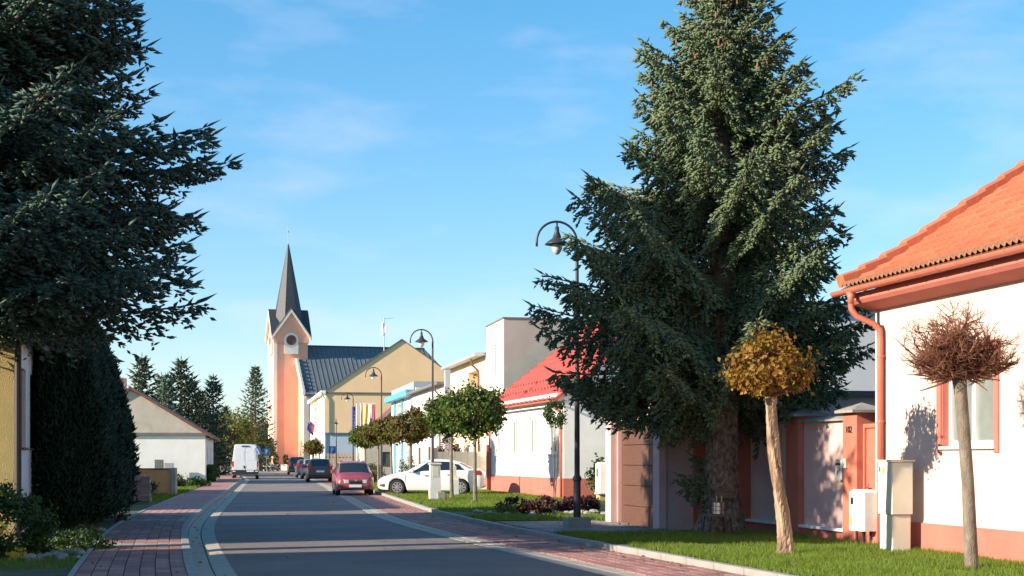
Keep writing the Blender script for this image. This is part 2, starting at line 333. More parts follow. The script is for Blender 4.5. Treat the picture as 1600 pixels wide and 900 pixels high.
# ================================================================== SETTING
def build_ground():
    b = MB(); b.box(-2500, 2500, -300, 5000, -.6, -.06); struct(b.build('ground', M['turf']))
    struct(strip('road', xal, xar, -40, 260, 0, M['asphalt']))
    # left gutter: two rows of slabs
    rng = random.Random(3)
    def slabs(parent, fa, fb, y0, y1, ln, z, m, name, limit=300, h=.08, gap=.012, dip=0, z2=None, jit=.004):
        rest = MB(); n = 0; y = y0
        while y < y1:
            ya, yb = y + gap / 2, y + ln - gap / 2; dz = rng.uniform(-jit, jit)
            za = z + dz; zb = (z2 if z2 is not None else z) + dz
            pts = [(fa(ya) + gap / 2, ya), (fb(ya) - gap / 2, ya), (fb(yb) - gap / 2, yb), (fa(yb) + gap / 2, yb)]
            c = ((pts[0][0] + pts[2][0]) / 2, (ya + yb) / 2)
            zz = [za, zb, zb, za]
            vs = [(p[0] - c[0], p[1] - c[1], zz[i] - h - z) for i, p in enumerate(pts)] + [(p[0] - c[0], p[1] - c[1], zz[i] - .006 - z) for i, p in enumerate(pts)]
            e = .006
            vs += [(p[0] - c[0] + (e if i in (0, 3) else -e), p[1] - c[1] + (e if i < 2 else -e), zz[i] - z) for i, p in enumerate(pts)]
            fs = [(0, 1, 5, 4), (1, 2, 6, 5), (2, 3, 7, 6), (3, 0, 4, 7), (4, 5, 9, 8), (5, 6, 10, 9), (6, 7, 11, 10), (7, 4, 8, 11), (8, 9, 10, 11)]
            if n < limit and y > 12:
                q = MB().add(vs, fs).build(name, m, parent, fix=False); q.location = (c[0], c[1], z); n += 1
            else:
                rest.add([(v[0] + c[0], v[1] + c[1], v[2] + z) for v in vs], fs)
            y += ln
        if rest.f: stuff(rest.build(name, m, parent, fix=False))
    g = struct(strip('left_gutter', lambda y: xal(y) - .56, lambda y: xal(y) + .0, -40, 250, -.03, M['joint']))
    slabs(g, lambda y: xal(y) - .55, lambda y: xal(y) - .29, 14, 70, .5, .0, M['concrete'], 'gutter_slab', 110, z2=-.018)
    slabs(g, lambda y: xal(y) - .28, lambda y: xal(y) + .01, 14, 70, .5, -.018, M['concrete'], 'gutter_slab', 110, z2=.006)
    strip('gutter_slab', lambda y: xal(y) - .55, lambda y: xal(y), 70, 250, .004, M['concrete'], 2, g)
    k = struct(strip('left_kerb', lambda y: xlk(y) - .15, xlk, -40, 14, .10, M['kerb'], 1, None, .15))
    slabs(k, lambda y: xlk(y) - .155, lambda y: xlk(y), 14, 90, 1.0, .105, M['kerb'], 'kerb_stone', 80, h=.2)
    strip('kerb_stone', lambda y: xlk(y) - .15, xlk, 90, 190, .10, M['kerb'], 2, k, .15)
    p = struct(strip('left_pavement', xlp, lambda y: xlk(y) - .15, -40, 190, .075, M['joint']))
    # pavers of the left pavement: columns of oblong pavers in a staggered bond, crossed by two rows of pale slabs
    def pav(parent, x0f, cols, cw, y0, y1, ln, z, m, mp, limit, cross=()):
        me = {}
        n = 0; rest = MB(); nrow = int((y1 - y0) / ln)
        def mesh(key, w_, l_, mm, sh):
            if key in me: return me[key]
            bb = MB(); vs = []
            e = .006
            for zz, i in ((-.05, 0), (-.006, 0), (0, e)):
                for sx, sy in ((-1, -1), (1, -1), (1, 1), (-1, 1)):
                    yy = sy * (l_ / 2 - i); vs.append((sx * (w_ / 2 - i) + sh * yy, yy, zz))
            fs = [(8, 9, 10, 11)]
            for kk in (0, 4):
                for i in range(4): fs.append((kk + i, kk + (i + 1) % 4, kk + 4 + (i + 1) % 4, kk + 4 + i))
            bb.add(vs, fs); o = bb.build('paver', mm, None, fix=False); mm_ = o.data; bpy.data.objects.remove(o); me[key] = mm_; return mm_
        for r in range(nrow):
            for c in range(cols):
                y = y0 + (r + (.5 if c % 2 else 0)) * ln + ln / 2
                if y > y1: continue
                cr = any(abs(y - q) < ln * .75 for q in cross)
                sh = round((x0f(y + .5) - x0f(y - .5)) * 20) / 20
                key = (sh, cr); mm = mesh(key, cw - .012, ln - .03, mp if cr else m, sh)
                pos = (x0f(y) + (c + .5) * cw, y, z + rng.uniform(-.003, .003))
                if n < limit and y > 17: link('paver', mm, parent, pos); n += 1
                else:
                    rest.add([(v.co.x + pos[0], v.co.y + pos[1], v.co.z + pos[2]) for v in mm.vertices], [tuple(f.vertices) for f in mm.polygons])
        if rest.f: stuff(rest.build('paver', m, parent, fix=False))
    pav(p, lambda y: xlk(y) - .15 - 1.45, 7, .207, 16.5, 62, .52, .10, M['paver_red'], M['kerb'], 300, (25.6, 35.8))
    strip('paver_field', lambda y: xlp(y) + .02, lambda y: xlk(y) - .16, 62.2, 190, .098, M['paver_red_sheet'], 2, p)
    stuff(p.children[-1])
    eb = strip('edging', lambda y: xlp(y) - .06, lambda y: xlp(y) + .015, 14, 62, .115, M['kerb'], 1, p, .15)
    # right: flush concrete band, red strip, kerb
    rb = struct(strip('right_band', lambda y: xar(y) - .0, lambda y: xar(y) + .5, -40, 250, -.02, M['joint']))
    slabs(rb, lambda y: xar(y) - .01, lambda y: xar(y) + .24, 14, 74, .8, .008, M['concrete'], 'band_slab', 75)
    slabs(rb, lambda y: xar(y) + .25, lambda y: xar(y) + .5, 14, 74, .8, .008, M['concrete'], 'band_slab', 75)
    strip('band_slab', lambda y: xar(y), lambda y: xar(y) + .5, 74, 250, .006, M['concrete'], 2, rb)
    rs = struct(strip('right_pavement', lambda y: xar(y) + .5, xrk, -40, 190, -.01, M['joint']))
    pav(rs, lambda y: xar(y) + .515, 6, .222, 17, 46, .42, .014, M['paver_red'], M['paver_red'], 300)
    stuff(strip('paver_field', lambda y: xar(y) + .51, lambda y: xrk(y) - .01, 46.2, 190, .012, M['paver_red_sheet'], 2, rs))
    stuff(strip('paver_field', lambda y: xar(y) + .51, lambda y: xrk(y) - .01, -40, 17, .012, M['paver_red_sheet'], 2, rs))
    rk = struct(strip('right_kerb', xrk, lambda y: xrk(y) + .14, -40, 14, .10, M['kerb'], 1, None, .2))
    slabs(rk, xrk, lambda y: xrk(y) + .145, 14, 92, 1.0, .11, M['kerb'], 'kerb_stone', 90, h=.2, jit=.008)
build_ground()

# local frame on the right-hand building line: x into the lot, y along the street away from the camera
HO = Vector((6.22, 25.2, 0)); HM = -.23; HR = math.atan(.23)
def loc_h(x, y, z=0):
    c, s = math.cos(HR), math.sin(HR); return (HO.x + c * x - s * y, HO.y + s * x + c * y, z)

def lawn(name, pts, z, m, label=None):
    """polygon ground patch, 12 cm thick"""
    b = MB(); b.prism(pts, 'z', z - .2, z); o = b.build(name, m); return struct(o)
LZ = .10
def poly_between(fa, fb, y0, y1, n=10):
    ys = [y0 + (y1 - y0) * i / n for i in range(n + 1)]
    return [(fa(y), y) for y in ys] + [(fb(y), y) for y in reversed(ys)]
kin = lambda y: xrk(y) + .145
bl = lambda y: 6.22 - .232 * (y - 25.2) + .3     # just behind the building line
lawn('near_lawn', poly_between(kin, bl, 5, 25.0), LZ, M['turf'])
lawn('garden_path', poly_between(kin, bl, 25.0, 25.75, 3), LZ - .012, M['concrete'])
lawn('fence_lawn', poly_between(kin, bl, 25.75, 29.2, 4), LZ, M['turf'])
lawn('garage_forecourt', poly_between(kin, bl, 29.2, 35.6, 6), LZ - .05, M['joint'])
lawn('front_lawn', poly_between(kin, lambda y: bl(y) + 4, 35.6, 38.2, 3), LZ, M['turf'])
lawn('flower_bed', poly_between(kin, lambda y: bl(y) + 4, 38.2, 41.8, 3), LZ - .02, M['soil'])
lawn('far_lawn', poly_between(kin, lambda y: bl(y) + 3, 41.8, 92, 20), LZ, M['turf'])
# forecourt pavers
def forecourt():
    par = bpy.data.objects['garage_forecourt']; rng = random.Random(8); me = None; n = 0
    bb = MB(); bb.bbox(-.245, .245, -.12, .12, -.05, 0, .006); o = bb.build('paver', M['paver_grey'], fix=True); me = o.data; bpy.data.objects.remove(o)
    for r in range(26):
        for c in range(13):
            x, y = -4.75 + (c + (.5 if r % 2 else 0)) * .5, 4.6 + r * .25
            px, py, _ = loc_h(x, y)
            if py < 29.35 or py > 35.45 or px < kin(py) + .25 or x > -1.75: continue
            link('paver', me, par, (px, py, LZ - .01 + rng.uniform(-.006, .006)), HR + rng.uniform(-.006, .006)); n += 1
forecourt()
# left verge: bare ground beside the left pavement
lawn('left_verge', poly_between(lambda y: xlp(y) - 9, lambda y: xlp(y) - .065, 6, 26.4, 6), .08, M['soil'])
lawn('hedge_bed', poly_between(lambda y: xlp(y) - 2.6, lambda y: xlp(y) - .065, 26.4, 46.5, 6), .08, M['soil'])
lawn('left_lawn', poly_between(lambda y: xlp(y) - 8, lambda y: xlp(y) - .065, 46.5, 88, 10), .08, M['turf'])
# pale square in front of the church
lawn('church_square', [(-60, 168), (-22.2, 168), (-22.2, 176), (-60, 260), (-120, 260)], -.03 + .06, M['concrete'])

# ================================================================== GRASS (stuff)
wl = lambda y: 1.9 - .2375 * (y - 54) - .15
def grass(name, label, polys, dens, hmin, hmax, seed, wid=.006, z=LZ):
    rng = np.random.default_rng(seed); V = []
    for (fa, fb, y0, y1) in polys:
        n = int(dens * (y1 - y0) * max(.5, fb((y0 + y1) / 2) - fa((y0 + y1) / 2)))
        y = rng.uniform(y0, y1, n); a = np.array([fa(q) for q in y]); b = np.array([fb(q) for q in y]); x = a + (b - a) * rng.uniform(0, 1, n)
        h = rng.uniform(hmin, hmax, n) * (.75 + .5 * np.abs(np.sin(x * 1.7 + np.sin(y * 1.3)))); th = rng.uniform(0, 6.283, n); ln = rng.uniform(.1, .7, n) * h; lt = rng.uniform(0, 6.283, n)
        wx, wy = np.cos(th) * wid, np.sin(th) * wid
        p = np.stack([np.stack([x - wx, y - wy, np.full(n, z)], 1), np.stack([x + wx, y + wy, np.full(n, z)], 1), np.stack([x + np.cos(lt) * ln, y + np.sin(lt) * ln, z + h], 1)], 1)
        V.append(p.reshape(-1, 3))
    V = np.concatenate(V); F = np.arange(len(V)).reshape(-1, 3)
    o = npmesh(name, V, F, M['grass']); stuff(o, label, 'grass'); return o
grass('grass', 'bright short grass on the lawn in front of the cream house', [(kin, lambda y: bl(y) - .3, 17, 25.0)], 1500, .04, .10, 1)
grass('grass', 'shaded grass around the foot of the big spruce', [(kin, lambda y: bl(y) - .35, 25.75, 29.2)], 1100, .04, .11, 2)
grass('grass', 'grass of the long lawn in front of the white house', [(kin, wl, 35.6, 38.2), (kin, wl, 41.8, 66), (kin, lambda y: kin(y) + 2, 66, 90)], 330, .05, .11, 3, wid=.012)
grass('grass', 'grass patch beside the left pavement before the white gable', [(lambda y: xlp(y) - 5, lambda y: xlp(y) - .1, 50, 88)], 160, .05, .12, 4, wid=.014, z=.08)
grass('grass', 'thin grass and weeds beside the near left pavement', [(lambda y: xlp(y) - 1.4, lambda y: xlp(y) - .08, 20, 31)], 350, .03, .12, 5, z=.08)
# ================================================================== BUILDINGS
class Bld:
    """a building in a local frame: street wall on x=0, lot on the sx side, y along the street away from the camera"""
    def __init__(s, name, label, loc, rz, sx, cat='house', group=None):
        s.root = thing(name, label, cat, loc, rz, group); s.sx = sx
    def mp(s, side, a, o, z):
        if side == 'street': return (-s.sx * o, a, z)
        return (s.sx * a, s.y0 - o, z)            # front: faces the camera
    def walls(s, y0, y1, D, H, m, street=(), front=(), z0=0, gable=None, depth=.14, fm=None, name='wall'):
        s.y0, s.y1, s.D, s.H = y0, y1, D, H
        for nm, side, a0, a1, holes, mm in (('street', 'street', y0, y1, street, m), ('front', 'front', 0, D, front, fm or m)):
            b = MB(); s.face(b, side, a0, a1, z0, H, holes, depth)
            if side == 'front' and gable: b.quad(s.mp(side, 0, 0, H), s.mp(side, D, 0, H), s.mp(side, D / 2, 0, gable))
            o = b.build(name, mm, s.root)
        b = MB(); x = s.sx * D
        b.quad((x, y0, z0), (x, y1, z0), (x, y1, H), (x, y0, H)); b.quad((0, y1, z0), (x, y1, z0), (x, y1, H), (0, y1, H))
        if gable: b.quad((0, y1, H), (x, y1, H), (x / 2, y1, gable))
        else: b.quad((0, y0, H - .3), (x, y0, H - .3), (x, y1, H - .3), (0, y1, H - .3))
        b.build(name, fm or m, s.root)
    def face(s, b, side, a0, a1, z0, z1, holes, depth):
        A = sorted({a0, a1, *[h[0] for h in holes], *[h[1] for h in holes]}); Z = sorted({z0, z1, *[h[2] for h in holes], *[h[3] for h in holes]})
        for i in range(len(A) - 1):
            for j in range(len(Z) - 1):
                ca, cz = (A[i] + A[i + 1]) / 2, (Z[j] + Z[j + 1]) / 2
                if any(h[0] < ca < h[1] and h[2] < cz < h[3] for h in holes): continue
                b.quad(s.mp(side, A[i], 0, Z[j]), s.mp(side, A[i + 1], 0, Z[j]), s.mp(side, A[i + 1], 0, Z[j + 1]), s.mp(side, A[i], 0, Z[j + 1]))
        for h in holes:
            dp = h[4] if len(h) > 4 else depth; q = lambda a, o, z: s.mp(side, a, o, z)
            b.quad(q(h[0], 0, h[2]), q(h[0], -dp, h[2]), q(h[0], -dp, h[3]), q(h[0], 0, h[3]))
            b.quad(q(h[1], 0, h[2]), q(h[1], -dp, h[2]), q(h[1], -dp, h[3]), q(h[1], 0, h[3]))
            b.quad(q(h[0], 0, h[2]), q(h[1], 0, h[2]), q(h[1], -dp, h[2]), q(h[0], -dp, h[2]))
            b.quad(q(h[0], 0, h[3]), q(h[1], 0, h[3]), q(h[1], -dp, h[3]), q(h[0], -dp, h[3]))
            if len(h) > 4: b.quad(q(h[0], -dp, h[2]), q(h[1], -dp, h[2]), q(h[1], -dp, h[3]), q(h[0], -dp, h[3]))
    def obox(s, b, side, a0, a1, o0, o1, z0, z1):
        p, q = s.mp(side, a0, o0, z0), s.mp(side, a1, o1, z1)
        b.box(min(p[0], q[0]), max(p[0], q[0]), min(p[1], q[1]), max(p[1], q[1]), z0, z1)
    def window(s, side, a0, a1, z0, z1, fm, gm, mull=1, sill=True, fw=.07, depth=.12, trans=False, sm=None):
        b = MB(); f = fw; o0, o1 = -depth - .02, -depth + .05
        s.obox(b, side, a0, a0 + f, o0, o1, z0, z1); s.obox(b, side, a1 - f, a1, o0, o1, z0, z1)
        s.obox(b, side, a0 + f, a1 - f, o0, o1, z0, z0 + f); s.obox(b, side, a0 + f, a1 - f, o0, o1, z1 - f, z1)
        for k in range(mull):
            c = a0 + (a1 - a0) * (k + 1) / (mull + 1); s.obox(b, side, c - f * .6, c + f * .6, o0, o1 + .004, z0 + f, z1 - f)
        if trans: s.obox(b, side, a0 + f, a1 - f, o0, o1 - .006, z0 + (z1 - z0) * .68, z0 + (z1 - z0) * .68 + f)
        w_ = b.build('window', fm, s.root)
        edges = [a0 + f] + sum([[a0 + (a1 - a0) * (k + 1) / (mull + 1) - f * .6, a0 + (a1 - a0) * (k + 1) / (mull + 1) + f * .6] for k in range(mull)], []) + [a1 - f]
        for k in range(0, len(edges), 2):
            g = MB(); s.obox(g, side, edges[k], edges[k + 1], -depth - .012, -depth + .012, z0 + f, z1 - f); g.build('pane', gm, w_)
        if sill:
            g = MB(); s.obox(g, side, a0 - .06, a1 + .06, -.08, .06, z0 - .045, z0 - .003); g.build('sill', sm or fm, w_)
        return w_
    def gable_roof(s, H, ridge, m, ov=.4, ovg=.25, t=.14, name='roof', D=None):
        D = D or s.D; b = MB(); hx = D / 2; sl = (ridge - H) / hx
        for sg in (0, 1):
            xe, ze = -ov, H - ov * sl
            pts = [(xe, ze), (hx, ridge), (hx, ridge + t), (xe, ze + t)]
            pts = [((s.sx * (p[0] if sg == 0 else D - p[0])), p[1] + .02) for p in pts]
            b.prism(pts, 'y', s.y0 - ovg, s.y1 + ovg)
        return b.build(name, m, s.root)
    def part(s, name, m, *boxes, parent=None):
        b = MB()
        for q in boxes: b.box(*q)
        return b.build(name, m, parent or s.root)

# ------------------------------------------------------------------ cream house on the right, orange tiles
def cream_house():
    B = Bld('cream_house', 'cream rendered house with orange tiled roof and salmon plinth at right', (HO.x, HO.y, 0), HR, 1)
    win = (-3.76, -2.24, 1.78, 3.2); win2 = (-7.6, -6.1, 1.78, 3.2)
    B.walls(-14, 0, 9, 4.55, M['cream'], [(*win, .2), (*win2, .2)], (), gable=7.6)
    B.part('plinth', M['salmon'], (-.035, 0.0, -14.03, .03, 0, .56))
    for wn in (win, win2):
        w_ = B.window('street', wn[0] + .02, wn[1] - .02, wn[2], wn[3], M['pvc'], M['curtain'], 1, True, .085, .16, sm=M['pvc'])
        b = MB(); e = .13
        for a0, a1, z0, z1 in ((wn[0] - e, wn[0], wn[2] - .1, wn[3] + e), (wn[1], wn[1] + e, wn[2] - .1, wn[3] + e), (wn[0], wn[1], wn[3], wn[3] + e)):
            B.obox(b, 'street', a0, a1, 0, .025, z0, z1)
        B.obox(b, 'street', wn[0] + .0, wn[0] + .018, -.15, .0, wn[2] + .005, wn[3]); B.obox(b, 'street', wn[1] - .018, wn[1], -.15, 0, wn[2] + .005, wn[3])
        b.build('window_surround', M['salmon'], B.root)
    # roof profile: a bell-cast eave, then steeper
    def prof(d):           # distance along the slope from the eave edge -> (x, z, angle)
        x, z, st, q = -.52, 4.52, .02, 0.0
        while q < d - 1e-6:
            a = R(23 + 10 * min(1, q / 1.5)); h_ = min(st, d - q); x += h_ * math.cos(a); z += h_ * math.sin(a); q += h_
        return x, z, R(23 + 10 * min(1, d / 1.5))
    roof = MB(); N = 12; LS = 5.85
    pr = [prof(LS * i / N)[:2] for i in range(N + 1)]
    xr, zr = pr[-1]; full = pr + [(2 * xr - p[0], p[1]) for p in reversed(pr[:-1])]
    for (a, c) in zip(full[:-1], full[1:]):
        roof.add([(a[0], -14.2, a[1] - .02), (c[0], -14.2, c[1] - .02), (c[0], .24, c[1] - .02), (a[0], .24, a[1] - .02), (a[0], -14.2, a[1] - .1), (c[0], -14.2, c[1] - .1), (c[0], .28, c[1] - .1), (a[0], .28, a[1] - .1)],
                 [(0, 1, 2, 3), (4, 7, 6, 5), (0, 4, 5, 1), (2, 6, 7, 3)])
    rf = roof.build('roof', M['tile_edge'], B.root)
    # tiles: double-roll, each its own object near the far verge
    TW, TG, TL = .30, .335, .40
    prof_t = [0, .012, .034, .05, .034, .012, 0, .0, .012, .034, .05, .034, .012, 0, 0]
    nx = len(prof_t); vs = []
    for yy, lift in ((0, .045), (TL, .0)):
        for i, h in enumerate(prof_t): vs.append((yy, -TW / 2 + TW * i / (nx - 1), h + lift))
    for i, h in enumerate(prof_t): vs.append((0.0, -TW / 2 + TW * i / (nx - 1), h + .004))
    fs = [(i, i + 1, nx + i + 1, nx + i) for i in range(nx - 1)] + [(2 * nx + i, 2 * nx + i + 1, i + 1, i) for i in range(nx - 1)]
    o = MB().add(vs, fs).build('roof_tile', M['tile'], smooth=False, fix=False); tm = o.data; bpy.data.objects.remove(o)
    o = MB().add(vs, fs).build('roof_tile', M['tile_edge'], fix=False); tme = o.data; bpy.data.objects.remove(o)
    ncol = int(14.2 / TW); nrow = int(LS / TG); rest = MB(); cand = []
    for r in range(nrow):
        for c in range(ncol):
            x, z, a = prof(r * TG); y = .24 - TW / 2 - c * TW
            wx, wy, _ = loc_h(x, y); cand.append((800 + 2300 * wx / wy, r, c, x, y, z, a))
    cand.sort(); rng = random.Random(5)
    for i, (px, r, c, x, y, z, a) in enumerate(cand):
        if i < 290:
            q = link('roof_tile', tme if r == 0 else tm, rf, (x, y, z)); q.rotation_euler = (rng.uniform(-.008, .008), -a + rng.uniform(-.008, .008), 0)
        else:
            mt = Matrix.Translation((x, y, z)) @ Matrix.Rotation(-a, 4, 'Y'); rest.add([mt @ Vector(v) for v in vs], fs)
    stuff(rest.build('roof_tile', M['tile'], rf, fix=False))
    # verge caps at the far end
    n = 13
    for i in range(n):
        d = i * .45; x, z, a = prof(d); b = MB()
        b.bbox(0, .50, -.13, .12, -.12, .10, .03)
        o = b.build('verge_tile', M['tile'], rf); o.location = (x - .03, .25, z + .125); o.rotation_euler = (0, -a + .085, 0)
    # cornice, gutter, downpipe
    b = MB(); b.prism([(-.36, 4.22), (0.0, 4.12), (0.0, 4.5), (-.42, 4.40), (-.42, 4.28)], 'y', -14, .12); b.build('cornice', M['salmon'], B.root)
    b = MB(); rr = .085; ring = []
    for k in range(9):
        th = math.pi + math.pi * k / 8; ring.append((-.56 + rr * math.cos(th), 4.46 + rr * math.sin(th)))
    inner = [(-.56 + (rr - .012) * math.cos(math.pi + math.pi * k / 8), 4.46 + (rr - .012) * math.sin(math.pi + math.pi * k / 8)) for k in range(8, -1, -1)]
    b.prism(ring + inner, 'y', -14.2, .42); b.prism(ring, 'y', .42, .432)
    gt = b.build('gutter', M['salmon_trim'], B.root)
    for k in range(15):
        b = MB(); y = -.1 - k * .62
        rg = [(-.56 + (rr + .008) * math.cos(math.pi + math.pi * q / 8), 4.46 + (rr + .008) * math.sin(math.pi + math.pi * q / 8)) for q in range(9)]
        b.prism(rg + list(reversed(ring)), 'y', y, y + .03); b.build('bracket', M['salmon_trim'], gt)
    b = MB(); y = -.22
    b.tube([(-.56, y, 4.40), (-.56, y, 4.22), (-.55, y, 4.12), (-.48, y - .03, 4.0), (-.2, y - .1, 3.87), (-.1, y - .13, 3.76), (-.085, y - .13, 3.6), (-.085, y - .13, .1)], .052, 12)
    b.lathe([(.055, -.2), (.055, -.1), (.085, 0.0)], 12, (-.56, y, 4.40))
    dp = b.build('downpipe', M['salmon_trim'], B.root, smooth=True)
    for z in (3.3, 2.2, 1.2):
        b = MB(); b.lathe([(.062, 0), (.062, .035)], 12, (-.085, y - .13, z)); b.box(-.06, 0.0, y - .145, y - .115, z, z + .03); b.build('pipe_clamp', M['salmon_trim'], dp)
cream_house()

# ------------------------------------------------------------------ garden wall, gate, garage
def garden_wall():
    T = thing('garden_wall', 'pink panelled garden wall with dark red pillars behind the spruce', 'wall', (HO.x, HO.y, 0), HR)
    zt = 2.28
    for y0, y1 in ((1.32, 3.25), (3.85, 5.95), (6.5, 6.78)):
        b = MB(); b.box(.15, .33, y0, y1, .3, zt); p = b.build('wall_panel', M['pink'], T)
        b = MB(); b.bbox(.02, .36, y0 - .0, y1 + .0, .27, .32, .008); b.build('ledge', M['white_side'], p)
        b = MB(); b.prism([(.05, zt), (.43, zt), (.43, zt + .03), (.24, zt + .09), (.05, zt + .03)], 'y', y0, y1); b.build('coping', M['kerb'], p)
    for y0, y1 in ((.76, 1.32), (3.25, 3.85), (5.95, 6.5)):
        b = MB(); b.box(.03, .5, y0, y1, 0, zt + .12); p = b.build('pillar', M['pillar_red'], T)
        cy = (y0 + y1) / 2; b = MB(); h = .36
        vs = [(.265 + sx * h, cy + sy * h, zt + .12 + z) for z in (.003, .05) for sx, sy in ((-1, -1), (1, -1), (1, 1), (-1, 1))] + [(.265, cy, zt + .31)]
        b.add(vs, [(3, 2, 1, 0)] + [(i, (i + 1) % 4, 4 + (i + 1) % 4, 4 + i) for i in range(4)] + [(4 + i, 4 + (i + 1) % 4, 8) for i in range(4)]); b.build('pillar_cap', M['kerb'], p)
    b = MB(); b.box(.10, .36, 1.32, 6.78, 0, .27); b.build('plinth', M['salmon'], T)
    # house number 102 on the pillar by the gate
    cu = bpy.data.curves.new('house_number', 'FONT'); cu.body = '102'; cu.size = .17; cu.extrude = .006; cu.align_x = 'CENTER'
    tmp = bpy.data.objects.new('t', cu); COL.objects.link(tmp); dg = bpy.context.evaluated_depsgraph_get()
    me = bpy.data.meshes.new_from_object(tmp.evaluated_get(dg)); bpy.data.objects.remove(tmp); me.materials.clear(); me.materials.append(M['lamp_black'])
    o = link('house_number', me, T, (.021, 1.06, 2.05)); o.rotation_euler = (R(90), 0, R(-90))
    G = thing('garden_gate', 'dark red metal garden gate between pillar and cream house', 'gate', loc_h(.2, .40, .04), HR)
    b = MB(); b.box(-.02, .03, -.36, .34, 0, 2.1); b.build('gate_leaf', M['pillar_red'], G)
    for q in ((-.06, .05, -.36, -.30, 0, 2.16), (-.06, .05, .29, .35, 0, 2.16), (-.06, .05, -.30, .29, 2.09, 2.16)):
        b = MB(); b.box(*q); b.build('gate_frame', M['pillar_red'], G)
    b = MB(); b.tube([(-.03, .2, 1.05), (-.08, .2, 1.05), (-.085, .07, 1.05)], .012, 8); b.box(-.032, -.02, .18, .22, .93, 1.12); b.build('handle', M['chrome'], G)
    mb = thing('mailbox', 'grey metal mailbox on the pink panel beside the gate', 'mailbox', loc_h(.15, 1.52, 1.2), HR)
    b = MB(); b.bbox(-.12, 0, -.13, .13, 0, .38, .015); b.build('box', M['greygreen'], mb)
    b = MB(); b.box(-.127, -.119, -.1, .1, .27, .31); b.build('slot', M['blackplastic'], mb)
    b = MB(); b.box(-.125, -.119, -.02, .02, .1, .17); b.build('lock', M['chrome'], mb)
    db = thing('doorbell', 'small ivory doorbell on the red gate pillar', 'doorbell', loc_h(.03, 1.2, 1.42), HR)
    b = MB(); b.bbox(-.04, 0, -.06, .06, 0, .17, .01); b.build('case', M['cabinet'], db)
    b = MB(); b.lathe([(.018, 0), (.016, .012)], 10, (-.04, 0, .06), 'x'); b.build('button', M['blackplastic'], db)
    # garage
    B = Bld('garage', 'pink garage with brown sectional door behind the spruce', loc_h(-1.45, 6.8), HR, 1, 'garage')
    B.walls(0, 3.9, 5.0, 2.95, M['pink'], [(.42, 3.45, .0, 2.4, .16)], ())
    B.part('roof', M['greyroof'], (-.15, 5.1, -.1, 4.0, 2.95, 3.08))
    B.part('pillar', M['pink'], (-.16, .0, -.06, .36, 0, 2.94)); B.part('pillar', M['pink'], (-.16, 0, 3.5, 3.94, 0, 2.94))
    B.part('red_pilaster', M['pillar_red'], (.62, 1.62, -.07, -.003, 0, 2.94))
    d = MB(); d.box(.12, .15, .42, 3.45, 0.02, 2.4); door = d.build('garage_door', M['darkwood'], B.root)
    for k in range(5):
        b = MB(); b.bbox(-.0, .03, .43, 3.44, 0, .455, .006); o = b.build('door_panel', M['brown_panel'], door); o.location = (.085, 0, .03 + k * .47)
garden_wall()

